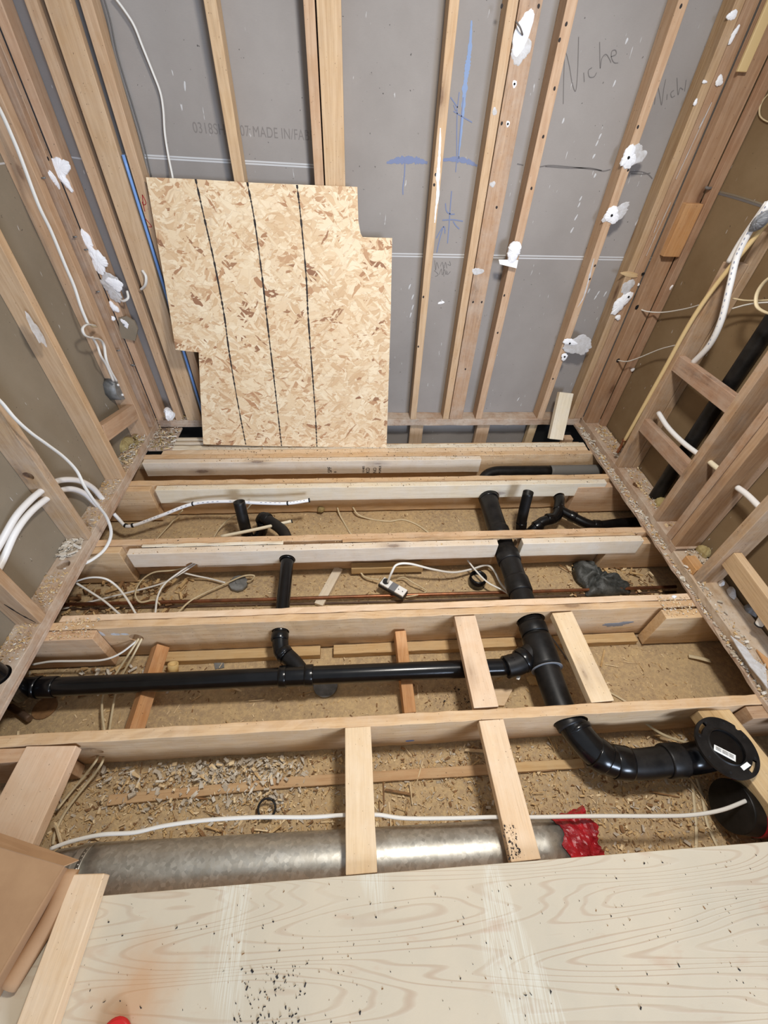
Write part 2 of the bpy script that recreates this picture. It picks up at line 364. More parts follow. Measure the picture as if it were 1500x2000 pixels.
def sweep(name, pts, r, mat, parent=None, res=12, flat=1.0, smooth_pts=True, hollow=0.0, radii=None, n=8, mat2=None, flatdir=None):
    P = spline(pts, n) if smooth_pts else [Vector(p) for p in pts]
    A = P[0].copy(); bm = bmesh.new(); rings = []; up = Vector((0, 0, 1)); T0 = (P[1] - P[0]).normalized()
    nrm = up.cross(T0)
    if nrm.length < 0.2: nrm = Vector((1, 0, 0)).cross(T0)
    if flatdir is not None: nrm = Vector(flatdir) - T0 * Vector(flatdir).dot(T0)
    nrm.normalize()
    for i, p in enumerate(P):
        T = (P[min(i + 1, len(P) - 1)] - P[max(i - 1, 0)]).normalized()
        nrm = (nrm - T * nrm.dot(T)); nrm.normalize(); bn = T.cross(nrm)
        rr = r if radii is None else radii[min(i, len(radii) - 1)]
        rings.append([bm.verts.new(p - A + nrm * math.cos(a) * rr + bn * math.sin(a) * rr * flat) for a in (2 * math.pi * k / res for k in range(res))])
    for a, b in zip(rings, rings[1:]):
        for k in range(res): bm.faces.new((a[k], a[(k + 1) % res], b[(k + 1) % res], b[k]))
    if hollow:
        for ring, T in ((rings[0], (P[1] - P[0]).normalized()), (rings[-1], (P[-2] - P[-1]).normalized())):
            c = sum((v.co for v in ring), Vector()) / res; q = hollow
            inn = [bm.verts.new(c + (v.co - c) * q) for v in ring]; deep = [bm.verts.new(v.co + T * min(r * 2.5, (P[-1] - P[0]).length * .49)) for v in inn]
            for k in range(res):
                bm.faces.new((ring[k], ring[(k + 1) % res], inn[(k + 1) % res], inn[k])); bm.faces.new((inn[k], inn[(k + 1) % res], deep[(k + 1) % res], deep[k]))
            fc = bm.faces.new(deep); fc.material_index = 1 if mat2 else 0
    else: bm.faces.new(rings[0]); bm.faces.new(rings[-1])
    bmesh.ops.recalc_face_normals(bm, faces=bm.faces[:])
    me = mesh_from(bm, name); o = link(name, me, [mat] + ([mat2] if mat2 else []))
    sm = [len(pl.vertices) == 4 for pl in me.polygons]; me.polygons.foreach_set('use_smooth', sm)
    return settle(o, Matrix.Translation(A), parent)
def ring_band(name, c, d, r, w, mat, parent=None, res=24):
    c = Vector(c); d = Vector(d).normalized(); return sweep(name, [c - d * w / 2, c - d * w / 2 * .8, c + d * w / 2 * .8, c + d * w / 2], r, mat, parent, res, smooth_pts=False, radii=[r * .96, r, r, r * .96])
def poly(name, pts, th, nrm, mat, parent=None, both=False, bev=0.0):
    """A solid plate with outline pts (world), thickness th towards -nrm; local x along the first edge."""
    P = [Vector(p) for p in pts]; nrm = Vector(nrm).normalized(); c = sum(P, Vector()) / len(P)
    X = (P[1] - P[0]); X -= nrm * X.dot(nrm); M = frame(c, X, nrm.cross(X)); Mi = M.inverted(); bm = bmesh.new()
    a = [bm.verts.new(Mi @ p) for p in P]; b = [bm.verts.new(Mi @ (p - nrm * th)) for p in P]; n = len(P)
    bm.faces.new(a); bm.faces.new(list(reversed(b)))
    for k in range(n): bm.faces.new((a[k], b[k], b[(k + 1) % n], a[(k + 1) % n]))
    bmesh.ops.recalc_face_normals(bm, faces=bm.faces[:])
    if bev: bmesh.ops.bevel(bm, geom=list(bm.edges), offset=bev, segments=1, affect='EDGES')
    return settle(link(name, mesh_from(bm, name), mat), M, parent)
def blob(name, c, nrm, along, rx, ry, h, mat, parent=None, seed=1, jag=0.25, pts=26, holes=0):
    """Irregular domed pat of compound stuck on a surface at c."""
    rs = random.Random(seed); c = Vector(c); M = frame(c, along, Vector(nrm).cross(Vector(along))); bm = bmesh.new()
    ph = [rs.uniform(0, 6.28) for _ in range(5)]; pts = max(pts, 10) if pts < 20 else 44
    jj = [1 + jag * (.55 * math.sin(2 * math.pi * k / pts * 2 + ph[0]) + .40 * math.sin(2 * math.pi * k / pts * 3 + ph[1]) + .16 * math.sin(2 * math.pi * k / pts * 5 + ph[2]) + .12 * math.sin(2 * math.pi * k / pts * 9 + ph[3]) + rs.uniform(-.22, .22)) for k in range(pts)]
    rings = []
    for q, z in ((1.0, 0.0), (0.93, 0.45), (0.65, 0.8), (0.3, 1.0)):
        rings.append([bm.verts.new((math.cos(2 * math.pi * k / pts) * rx * q * jj[k], math.sin(2 * math.pi * k / pts) * ry * q * jj[k], h * (z + (rs.uniform(-.05, .07) if z else 0)))) for k in range(pts)])
    cv = bm.verts.new((0, 0, h))
    for a, b in zip(rings, rings[1:]):
        for k in range(pts): bm.faces.new((a[k], a[(k + 1) % pts], b[(k + 1) % pts], b[k]))
    for k in range(pts): bm.faces.new((rings[-1][k], rings[-1][(k + 1) % pts], cv))
    bm.faces.new(list(reversed(rings[0])))
    return settle(link(name, mesh_from(bm, name), mat), M, parent)
def ribbon(name, pts, w, nrm, mat, parent=None, jag=0.0, th=0.0006, n=6, lift=0.0008, taper=False):
    """A drawn stroke lying on a surface."""
    P = spline(pts, n); nrm = Vector(nrm).normalized(); A = P[0].copy(); bm = bmesh.new(); L = []; rs = random.Random(len(P))
    for i, p in enumerate(P):
        T = (P[min(i + 1, len(P) - 1)] - P[max(i - 1, 0)]).normalized(); s = nrm.cross(T).normalized(); ww = w * (1 + rs.uniform(-jag, jag)) / 2
        if taper: ww *= 0.25 + 0.75 * math.sin(math.pi * (i + .5) / len(P))
        q = p - A + nrm * lift
        L.append([bm.verts.new(q + s * ww), bm.verts.new(q - s * ww), bm.verts.new(q - s * ww - nrm * th), bm.verts.new(q + s * ww - nrm * th)])
    for a, b in zip(L, L[1:]):
        for k in range(4): bm.faces.new((a[k], a[(k + 1) % 4], b[(k + 1) % 4], b[k]))
    bm.faces.new(L[0]); bm.faces.new(L[-1]); bmesh.ops.recalc_face_normals(bm, faces=bm.faces[:])
    return settle(link(name, mesh_from(bm, name), mat), Matrix.Translation(A), parent)
def strokes(name, lines, w, nrm, mat, parent=None):
    """Several pen strokes that make one mark, as one part."""
    bm = bmesh.new(); nrm = Vector(nrm).normalized(); A = Vector(lines[0][0])
    for pts in lines:
        P = spline(pts, 5); L = []
        for i, p in enumerate(P):
            T = (P[min(i + 1, len(P) - 1)] - P[max(i - 1, 0)]).normalized(); s = nrm.cross(T).normalized() * w / 2; q = p - A + nrm * 0.0016
            L.append([bm.verts.new(q + s), bm.verts.new(q - s), bm.verts.new(q - s - nrm * .0004), bm.verts.new(q + s - nrm * .0004)])
        for a, b in zip(L, L[1:]):
            for k in range(4): bm.faces.new((a[k], a[(k + 1) % 4], b[(k + 1) % 4], b[k]))
        bm.faces.new(L[0]); bm.faces.new(L[-1])
    bmesh.ops.recalc_face_normals(bm, faces=bm.faces[:])
    return settle(link(name, mesh_from(bm, name), mat), Matrix.Translation(A), parent)
def writing(name, text, size, origin, X, Y, mat, parent=None, sx=1.0):
    cu = bpy.data.curves.new(name, 'FONT'); cu.body = text; cu.size = size; cu.extrude = 0.0003; cu.space_character = 1.05
    t = bpy.data.objects.new(name, cu); COL.objects.link(t)
    dg = bpy.context.evaluated_depsgraph_get(); dg.update(); me = bpy.data.meshes.new_from_object(t.evaluated_get(dg))
    bpy.data.objects.remove(t); bpy.data.curves.remove(cu); me.materials.clear()
    for v in me.vertices: v.co.x *= sx
    return settle(link(name, me, mat), frame(origin, X, Y), parent)
def chips(name, label, spots, n, size, mats, z, seed=1, flat=0.25, parent=None, pile=0.01, slender=1.0, nrm=None):
    """Loose crumbs nobody could count. spots: (x0,x1,y0,y1[,z]) patches, filled in turn."""
    rs = random.Random(seed); bm = bmesh.new()
    area_ = [max(1e-4, (s[1] - s[0]) * (s[3] - s[2])) for s in spots]; tot = sum(area_)
    for s, a in zip(spots, area_):
        zz = s[4] if len(s) > 4 else z
        for _ in range(max(3, int(n * a / tot))):
            L = rs.uniform(*size) * (rs.random() ** 1.5 * 1.3 + 0.5); W = L * rs.uniform(0.25, 0.8) / slender; T = L * flat * rs.uniform(0.3, 1) / slender
            M = Matrix.Translation((rs.uniform(s[0], s[1]), rs.uniform(s[2], s[3]), zz + T / 2 + rs.random() ** 2 * pile)) @ Matrix.Rotation(rs.uniform(0, 6.28), 4, 'Z') @ Matrix.Rotation(rs.gauss(0, .25), 4, 'X') @ Matrix.Rotation(rs.gauss(0, .2), 4, 'Y')
            k = rs.choice((3, 4, 4, 5)); ang = sorted(rs.uniform(0, 6.28) for _ in range(k)) if k != 4 else [0.6, 2.4, 3.8, 5.6]
            top = [bm.verts.new(M @ Vector((math.cos(q) * L / 2 * rs.uniform(.8, 1.1), math.sin(q) * W / 2, T / 2))) for q in ang]
            bot = [bm.verts.new(M @ Vector((math.cos(q) * L / 2, math.sin(q) * W / 2, -T / 2))) for q in ang]
            mi = rs.randrange(len(mats)); fs = [bm.faces.new(top), bm.faces.new(list(reversed(bot)))]
            fs += [bm.faces.new((top[i], bot[i], bot[(i + 1) % k], top[(i + 1) % k])) for i in range(k)]
            for f in fs: f.material_index = mi
    o = settle(link(name, mesh_from(bm, name), mats), Matrix.Identity(4), parent)
    if parent is None: tag(o, label, 'debris', kind='stuff')
    elif parent is not None: o['kind'] = 'stuff'; o['label'] = label
    return o
def empty(name, loc):
    o = bpy.data.objects.new(name, None); COL.objects.link(o); o.empty_display_size = 0.02
    return settle(o, Matrix.Translation(Vector(loc)), None)
def S(o): o['kind'] = 'structure'; return o
def screw(c, d, parent, r=0.005, mat=None):
    c = Vector(c); d = Vector(d).normalized(); return sweep('nail', [c - d * .004, c + d * .003], r, mat or M_STEEL, parent, 8, smooth_pts=False)

# ================================================================== STRUCTURE
LX, RX, RN, BY = -1.240, 1.572, 1.545, 2.395          # inner stud planes: left, right far, right near, back
ZT = 0.055                                            # top of the bottom plates
wb = S(box('wall_back', -1.5, 1.9, 2.484, 2.50, -0.30, 2.44, M_DWB, bev=0))
wl = S(box('wall_left', -1.353, -1.337, -0.7, 2.484, 0.0, 2.44, M_DWL, bev=0))
wr = S(box('wall_right', 1.705, 1.721, -0.7, 2.484, 0.0, 2.44, M_DWR, bev=0))
fl = S(box('floor', -1.9, 2.0, -0.3, 2.16, -0.27, -0.25, M_FLOOR, bev=0)); fl['label'] = 'dusty backs of the ceiling boards seen between the joists'
S(box('trim_1', -1.86, -1.82, -0.3, 2.6, -0.27, 0.0, W_DARK, bev=0)); S(box('trim_2', 1.90, 1.94, -0.3, 2.6, -0.27, 0.0, W_DARK, bev=0))
S(box('painted_cavity_back', -1.86, 1.94, 2.52, 2.56, -0.6, 0.0, W_DARK, bev=0))  # back of the rear cavity, coloured dark so the gap reads as deep shade
S(box('painted_cavity_base', -1.9, 2.0, 2.16, 2.55, -0.62, -0.60, M_HOLE, bev=0))  # black base added so the cavity behind the joists stays dark
# subfloor strips left under the side plates
S(box('trim_5', -1.85, -1.236, 0.40, 2.5, 0.0, 0.016, W_PLATE, bev=0.001))
S(box('trim_6', 1.528, 1.93, 0.30, 2.5, 0.0, 0.016, W_PLATE, bev=0.001, wob=0.003))

# drywall seams, print and drawings on the back wall
YB = 2.484
def B(px, py): return Py(px, py, YB)
NB = (0, -1, 0)
for nm, a, b in (('seam_line', (283, 303), (613, 322)), ('seam_line', (283, 308), (613, 327)), ('seam_line', (690, 494), (1300, 504)), ('seam_line', (690, 499), (1300, 509)), ('seam_line', (125, 305), (160, 310)), ('seam_line', (235, 300), (246, 302))):
    ribbon(nm, [B(*a), (B(*a) + B(*b)) / 2, B(*b)], 0.006, NB, M_SEAM, wb)
ribbon('seam_line', [Px(-60, 330, -1.337), Px(0, 320, -1.337), Px(30, 316, -1.337)], 0.006, (1, 0, 0), M_SEAM, wl)
ribbon('seam_line', [Px(1396, 372, 1.705), Px(1440, 383, 1.705), Px(1500, 402, 1.705)], 0.006, (-1, 0, 0), M_DWL, wr)
ribbon('seam_line', [Px(1396, 376, 1.705), Px(1440, 388, 1.705), Px(1500, 407, 1.705)], 0.008, (-1, 0, 0), M_PENCIL, wr)
a_, b_ = B(378, 257), B(612, 274); dx_ = (b_ - a_)
writing('printed_line', '0318SH', 0.050, B(378, 259), dx_, (0, 0, 1), M_STAMP, wb, 0.82)
writing('printed_line', '07 MADE IN/FABRI', 0.050, B(470, 265), dx_, (0, 0, 1), M_STAMP, wb, 0.78)
def bl(*p): return [B(*q) for q in p]
strokes('handwriting', [bl((1100, 203), (1101, 150), (1104, 103), (1112, 130), (1117, 160), (1124, 178), (1128, 140), (1130, 72)),
    bl((1141, 160), (1140, 142)), bl((1156, 132), (1149, 138), (1151, 150), (1160, 150), (1165, 142)),
    bl((1171, 82), (1172, 133), (1175, 115), (1183, 106), (1190, 115), (1193, 122)), bl((1193, 111), (1203, 106), (1202, 98), (1195, 100), (1194, 112), (1199, 122), (1207, 123))], 0.0026, NB, M_PENCIL, wb)
strokes('handwriting', [bl((1278, 204), (1283, 165), (1289, 190), (1292, 205), (1296, 175), (1300, 155)), bl((1302, 195), (1303, 184)),
    bl((1316, 176), (1310, 182), (1312, 190), (1318, 187)), bl((1322, 152), (1324, 185), (1328, 172), (1334, 175)), bl((1337, 178), (1340, 156))], 0.0024, NB, M_PENCIL, wb)
strokes('handwriting', [bl((849, 508), (851, 528), (853, 512), (857, 524)), bl((860, 520), (864, 512), (867, 524), (870, 512), (873, 524)), bl((866, 518), (867, 540)), bl((874, 516), (880, 518), (878, 510)),
    bl((848, 528), (856, 536), (850, 540)), bl((858, 536), (862, 525), (864, 537), (868, 526), (871, 536), (872, 528)), bl((874, 530), (874, 536), (880, 530))], 0.002, NB, M_PENCIL, wb)
strokes('pencil_curve', [bl((1010, 320), (1020, 322), (1022, 323)), bl((1053, 326), (1075, 323), (1115, 326), (1160, 331), (1178, 334), (1192, 331)), bl((1065, 325), (1110, 328), (1150, 328), (1175, 333)), bl((1230, 336), (1250, 335), (1265, 340), (1274, 349)), bl((1232, 339), (1255, 340), (1270, 338))], 0.004, NB, M_PENCIL, wb)
ribbon('chalk_stroke', bl((755, 318), (780, 313), (810, 313), (835, 318)), 0.026, NB, M_CHALKB, wb, 0.35, n=14, taper=True)
strokes('chalk_mark', [bl((791, 310), (790, 340), (787, 365), (787, 380))], 0.005, NB, M_CHALKB, wb)
ribbon('chalk_stroke', bl((858, 313), (890, 311), (912, 315), (932, 324)), 0.020, NB, M_CHALKB, wb, 0.35, n=14, taper=True)
ribbon('chalk_stroke', bl((921, 40), (918, 90), (913, 130), (908, 170), (903, 230), (895, 310)), 0.020, NB, M_CHALKL, wb, 0.35, n=12, taper=True)
strokes('chalk_mark', [bl((893, 215), (892, 260), (892, 305), (890, 336)), bl((905, 190), (900, 240), (894, 318)), bl((886, 217), (900, 226), (922, 239)), bl((897, 180), (892, 215), (886, 205)), bl((880, 190), (894, 210))], 0.004, NB, M_CHALKB, wb)
strokes('chalk_mark', [bl((882, 373), (879, 410), (877, 440), (874, 475)), bl((864, 430), (884, 429), (904, 432)), bl((870, 397), (872, 412), (880, 418), (888, 418)), bl((885, 432), (890, 440), (897, 447)), bl((866, 442), (858, 470), (853, 493)), bl((852, 465), (862, 448), (868, 443), (869, 456))], 0.005, NB, M_CHALKB, wb)
for k, (x, y) in enumerate(((1224, 80), (1200, 163), (1100, 236), (1172, 266), (1166, 280), (1160, 305), (1162, 343), (1134, 388), (1131, 400), (1125, 425), (1117, 450), (800, 560), (806, 580), (806, 600), (802, 615), (862, 590), (1012, 780), (1168, 573), (1182, 574), (1163, 581), (1150, 568), (361, 168))):
    blob('paint_fleck', B(x, y), NB, (0.25, 0, 1), 0.010 if k < 9 else 0.014, 0.004, 0.001, M_SEAM, wb, seed=k, pts=9)
blob('paint_fleck', B(862, 591), NB, (1, 0, 0.2), 0.017, 0.008, 0.001, M_PLASTER, wb, seed=3, pts=12)

# the bottom plates
bp = S(box('trim_7', -1.24, 1.56, BY, 2.484, 0.006, ZT, W_PLATE, wob=0.002)); bp['label'] = 'dusty bottom plate of the back wall'
lp = S(box('trim_8', -1.338, LX, 0.25, 2.395, 0.0165, ZT, W_PLATE, wob=0.002)); lp['label'] = 'dusty bottom plate of the left wall'
rp = S(box('trim_9', RX, 1.70, 1.235, 2.42, 0.0165, ZT, W_PLATE, wob=0.002)); rp['label'] = 'bottom plate of the right wall, far length'
rn = S(box('trim_10', RN, 1.69, 0.30, 1.222, 0.0165, ZT + .004, W_PLATE, wob=0.002)); rn['label'] = 'bottom plate of the right wall, near length with rubble'
bore(lp, (-1.288, 1.242, -0.02), (-1.288, 1.242, 0.1), 0.027); bore(lp, (-1.286, 0.74, -0.02), (-1.286, 0.74, 0.1), 0.042)
blob('bored_hole_plug', Pz(1244, 948, ZT), (0, 0, 1), (0.3, 1, 0), 0.024, 0.024, 0.0006, W_DARK, rp, seed=4, jag=0.02)

# ================================================================== JOISTS
def joist(x0, x1, y0, y1, label, mat=W_JOIST, z0=-0.235, z1=0.0, group=None, name='floor_joist', wob=0.0018):
    return tag(box(name, x0, x1, y0, y1, z0, z1, mat, wob=wob), label, 'joist', group)
J5 = joist(-1.80, 1.89, 0.518, 0.555, 'single floor joist nearest the camera, in front of the black cross pipe')
J4a = joist(-1.80, 1.89, 0.950, 0.984, 'grey-stained front ply of the doubled joist behind the black cross pipe', W_JOIST)
J4b = joist(-1.22, 1.53, 0.987, 1.018, 'bright clean rear ply of the doubled joist behind the black cross pipe', W_NEW, z1=-0.002)
J3 = joist(-1.80, 1.89, 1.398, 1.436, 'floor joist behind the copper pipe bay, with a notched pale board on its face')
J2 = joist(-1.80, 1.89, 1.836, 1.874, 'floor joist carrying the pale board second from the back wall')
J1 = joist(-1.80, 1.89, 2.074, 2.112, 'front ply of the rearmost joist, behind the stamped pale board')
J1b = joist(-1.15, 1.52, 2.114, 2.160, 'sawdust-covered middle ply of the rearmost joist', W_NEW, z1=-0.003)
J1c = joist(-1.10, 1.52, 2.163, 2.200, 'rear ply of the rearmost joist, under the strand board foot', W_GREYW, z1=-0.001)
J0 = joist(-1.80, 1.89, 0.075, 0.112, 'floor joist under the front edge of the plywood sheet', z1=-0.001)
# holes for the drains
for o, y in ((J4a, .967), (J4b, 1.0)):
    bore(o, (0.785, y - .05, -0.075), (0.785, y + .05, -0.075), 0.064); bore(o, (-0.328, y - .05, -0.085), (-0.328, y + .05, -0.085), 0.037)
bore(J5, (0.805, .45, -0.080), (0.805, .60, -0.080), 0.064)
bore(J4a, (-0.93, .90, -0.085), (-0.93, 1.1, -0.085), 0.028)
bore(J4b, (-0.93, .90, -0.085), (-0.93, 1.1, -0.085), 0.028)
bore(J5, (-0.925, .45, -0.10), (-0.925, .60, -0.10), 0.022)

blob('torn_scar', Py(1206, 1219, .9495), NB, (1, 0, .1), .055, .022, .002, M_GREYP, J4a, 8, .45)
blob('torn_scar', Py(1212, 1226, .9495), NB, (1, 0, .1), .050, .010, .0015, W_STRIP, J4a, 9, .4)
blob('pale_scuff', Py(215, 1238, .9495), NB, (1, 0, 0), .060, .018, .0006, M_SMEAR, J4a, 10, .4)
# pale boards screwed to the joist faces
def sister(x0, x1, y0, y1, z0, z1, label, mat=W_GREYW):
    return tag(box('sister_board', x0, x1, y0, y1, z0, z1, mat, wob=0.0008), label, 'board')
S1 = sister(-1.232, 0.795, 2.030, 2.068, -0.100, 0.0, 'pale board with black grade stamps on the rearmost joist')
S2 = sister(-1.085, 1.497, 1.791, 1.829, -0.100, 0.0, 'long pale board on the second joist from the back, white pipe resting before it')
S3 = sister(-1.075, 0.722, 1.338, 1.376, -0.100, 0.0, 'long pale board with a cable notch, on the third joist from the back wall')
S3b = sister(0.850, 1.490, 1.340, 1.378, -0.100, 0.0, 'short pale board right of the big drain, on the third joist')
bore(S2, (0.805, 1.75, -0.105), (0.805, 1.9, -0.105), 0.062)
bore(J2, (0.800, 1.80, -0.100), (0.800, 1.9, -0.100), 0.062)
bore(S2, (1.236, 1.75, -0.105), (1.236, 1.9, -0.105), 0.034)
bore(S3, (-0.335, 1.30, -0.072), (-0.335, 1.42, -0.072), 0.040)
bore(J3, (-0.335, 1.38, -0.072), (-0.335, 1.46, -0.072), 0.040); bore(J3, (0.79, 1.38, -0.075), (0.79, 1.46, -0.075), 0.062)
nb = Py(349, 1098, 1.337), Py(390, 1108, 1.337)
bore(S3, (-0.80, 1.32, -0.108), (-0.80, 1.40, -0.108), 0.036, 6)
tag(box('packing_strip', -1.02, -0.35, 1.380, 1.396, -0.006, 0.004, W_GREYW, wob=.002), 'thin loose strip lying along the third joist left of the small drain', 'strip')
tag(box('packing_strip', -0.06, 1.46, 1.380, 1.396, -0.006, 0.004, W_STRIP, wob=.002), 'thin loose strip lying along the third joist, from mid span to the right', 'strip')
tag(box('packing_strip', -1.02, 1.42, 1.830, 1.835, -0.012, 0.003, W_RED, wob=.001), 'thin reddish strip between the pale board and the second joist from the back', 'strip')
for txt, px, py, sz in (('SPF', 648, 923, .034), ('B', 657, 923, .02), ('141405', 712, 924, .020), ('KD', 722, 924, .034), ('NO', 735, 924, .030), ('PUMLR', 744, 924, .020)):
    writing('grade_stamp', txt, sz, Py(px, py, 2.0292), (0, 0, 1), (-1, 0, 0), M_MARK, S1, 0.9)

# short lapped joist ends at the walls
def stubj(x0, x1, y0, y1, label, mat=W_JOIST, z1=-0.004):
    return tag(box('lapped_joist_end', x0, x1, y0, y1, -0.235, z1, mat, wob=.001), label, 'joist')
stubj(-1.80, -1.055, 0.905, 0.947, 'short lapped joist end at the left wall, in front of the doubled joist')
stubj(-1.80, -1.115, 1.352, 1.394, 'short lapped joist end at the left wall by the third joist from the back')
stubj(-1.80, -1.115, 1.790, 1.832, 'short lapped joist end at the left wall by the second joist from the back')
stubj(1.36, 1.89, 0.893, 0.940, 'short lapped joist end at the right wall, in front of the doubled joist')
stubj(1.33, 1.89, 1.345, 1.392, 'short lapped joist end at the right wall by the third joist from the back', z1=-.03)
stubj(1.33, 1.89, 1.788, 1.832, 'short lapped joist end at the right wall by the second joist from the back', z1=-.03)
stubj(1.46, 1.89, 0.470, 0.515, 'reddish lapped joist end at the right wall by the toilet flange', W_RED)
stubj(-1.80, -1.02, 0.470, 0.514, 'short lapped joist end at the left wall by the nearest joist')

# strapping strips at the foot of the doubled joist and in the near bay
def strip(x0, x1, y0, y1, z0, z1, label, mat=W_STRIP, name='strapping_strip'):
    return tag(box(name, x0, x1, y0, y1, z0, z1, mat, wob=.0012), label, 'strip')
strip(-0.86, -0.165, 0.900, 0.946, -0.249, -0.212, 'pale strip at the foot of the doubled joist, left of the small drain')
strip(-0.105, 0.745, 0.900, 0.946, -0.249, -0.212, 'pale strip at the foot of the doubled joist, between the two drains')
strip(0.93, 1.335, 0.900, 0.946, -0.249, -0.212, 'pale strip at the foot of the doubled joist, right of the big drain')
def floorstrip(p, z, t, label, mat=W_STRIP):
    return tag(lumber_px('strapping_strip', p, z, t, mat, wob=.001), label, 'strip')
floorstrip([(208, 1554), (212, 1572), (520, 1521), (520, 1543)], -0.232, .015, 'flat strip on the bay floor left of the first near bridging board')
floorstrip([(525, 1519), (525, 1541), (1085, 1484), (1085, 1504)], -0.232, .015, 'flat strip on the bay floor between the near bridging boards')
floorstrip([(1000, 1490), (1000, 1508), (1140, 1480), (1140, 1500)], -0.228, .012, 'short flat strip on the bay floor left of the curved drain')
tag(box('ledger_strip', -0.80, -0.42, 1.378, 1.396, -0.165, -0.125, W_GREYW, wob=.001), 'pale strip nailed under the notched board, left of the small drain', 'strip')
tag(box('ledger_strip', -0.02, 0.36, 1.352, 1.392, -0.225, -0.180, W_STRIP, wob=.001), 'short grooved strip on the bay floor behind the white plug block', 'strip')

# ================================================================== BRIDGING BLOCKS
def block(p, z, t, label, mat, name='bridging_block', **k):
    return tag(lumber_px(name, p, z, t, mat, wob=.0006, **k), label, 'block')
block([(887, 1203), (929, 1202), (926, 1382), (974, 1380)], 0.0, .036, 'pale flat block left of the big drain, between the doubled joist and the nearest joist', W_NEW)
block([(1077, 1196), (1119, 1195), (1156, 1371), (1199, 1369)], 0.0, .036, 'pale flat block right of the big drain, between the doubled joist and the nearest joist', W_NEW)
block([(674, 1421), (724, 1418), (675, 1709), (737, 1705)], 0.0, .036, 'straight pale bridging board crossing the steel duct at mid span', W_NEW)
block([(934, 1407), (984, 1404), (1000, 1684), (1056, 1678)], 0.0, .036, 'pale bridging board crossing the duct with black specks at its near end', W_NEW)
block([(52, 1460), (148, 1453), (-60, 1662), (70, 1640)], 0.0, .040, 'wide pale board bridging the near bay beside the cardboard box', W_NEW)
block([(1365, 1381), (1412, 1378), (1560, 1660), (1640, 1640)], -0.03, .060, 'long block behind the toilet flange at the right wall', W_STRIP)
block([(772, 1233), (792, 1231), (789, 1392), (814, 1392)], -0.095, .070, 'narrow orange block under the black cross pipe', W_ORANGE, zend=-.165)
A = Pz(312, 1262, -0.145); Bq = Pz(258, 1430, -0.165)
tag(beam('bridging_block', A - Vector((0, 0, .012)), Bq - Vector((0, 0, .012)), .055, .055, Vector((1, 0, 1)), W_ORANGE), 'tilted orange and pale block under the left run of the cross pipe', 'block')

# ================================================================== BACK WALL STUDS
ZS = 2.44
def stud(x0, x1, y0, y1, label, mat=W_STUD, z0=ZT, z1=ZS, name='wall_stud', **k):
    return tag(box(name, x0, x1, y0, y1, z0, z1, mat, **k), label, 'stud')
stud(-1.237, -1.199, BY, 2.482, 'back wall stud in the left corner, beside the doubled corner stud')
stud(-1.120, -1.078, BY, 2.482, 'second back wall stud from the left corner, left of a wide flat one')
stud(-1.052, -0.960, BY, 2.434, 'wide flat knotty stud left of the blue conduit', z0=ZT)
A4 = stud(-0.932, -0.889, BY, 2.482, 'stud right of the blue conduit with red crayon marks', z0=ZT)
stud(-0.500, -0.455, BY, 2.482, 'lone stud rising behind the left part of the strand board')
stud(-0.146, -0.105, BY, 2.482, 'narrow stud paired with a wide knotty one behind the strand board')
stud(-0.099, -0.009, BY, 2.482, 'wide knotty orange stud rising from behind the strand board', W_STUD)
A8 = stud(0.386, 0.424, BY, 2.482, 'stud with a long white plaster drip, first right of the strand board')
stud(0.604, 0.644, BY, 2.482, 'narrow half of the paired studs near mid wall')
A10 = stud(0.648, 0.735, BY, 2.482, 'wide weathered half of the paired studs, plaster patch near its top', W_STUDD)
A11 = stud(0.826, 0.868, BY, 2.482, 'stud with a white paper scrap, just right of the weathered pair')
A12 = stud(1.252, 1.292, BY, 2.482, 'stud with four white plaster blobs, between the two pencilled words', W_STUD)
stud(1.474, 1.512, BY, 2.482, 'brown stud left of the white-streaked one in the right corner', W_RED)
A14 = stud(1.516, 1.571, BY + .004, 2.482, 'white-streaked stud in the right corner of the back wall', W_RED)
bsd = Vector(NB)
ribbon('crayon_mark', [Py(278, 380, BY), Py(283, 390, BY), Py(285, 398, BY), Py(280, 400, BY), Py(278, 394, BY)], .003, NB, M_RED, A4)
ribbon('crayon_mark', [Py(278, 380, BY), Py(280, 400, BY), Py(283, 413, BY)], .003, NB, M_RED, A4)
ribbon('crayon_mark', [Py(284, 427, BY), Py(296, 442, BY), Py(290, 443, BY)], .003, NB, M_RED, A4)
ribbon('plaster_drip', [Py(860, 250, BY), Py(859, 285, BY), Py(857, 320, BY), Py(855, 350, BY), Py(855, 380, BY), Py(851, 410, BY), Py(849, 435, BY)], .014, NB, M_PLASTER, A8, 0.3, th=.003, lift=.002, taper=True)

def onb(name, px, py, rx, ry, seed, parent, along=(0.2, 0, 1), y=BY, h=.008, mat=None, jag=.25):
    return blob(name, Py(px, py, y), NB, along, rx, ry, h, mat or M_PLASTER, parent, seed, jag)
def hole_dot(px, py, y, parent, r=.006):
    return blob('nail_hole', Py(px, py, y - .004), NB, (0, 0, 1), r, r, .0015, M_HOLE, parent, 2, .1, 8)
p = onb('plaster_patch', 1020, 66, .062, .030, 11, A10, jag=.15); onb('plaster_patch', 1017, 100, .035, .036, 12, A10, mat=M_SMEAR, h=.003)
sweep('bent_nail', [Py(1008, 42, BY - .012), Py(1016, 54, BY - .03), Py(1021, 68, BY - .012)], .003, M_PENCIL, A10, 6)
onb('screw_ring', 1005, 164, .010, .010, 14, A10, h=.002); hole_dot(1005, 164, BY, A10, .004); onb('screw_ring', 992, 242, .009, .009, 14, A10, h=.002); hole_dot(992, 242, BY, A10, .004)
onb('plaster_smudge', 966, 218, .012, .010, 15, A10, h=.002, mat=M_SMEAR); onb('plaster_smudge', 962, 360, .010, .014, 16, A10, h=.002, mat=M_SMEAR)
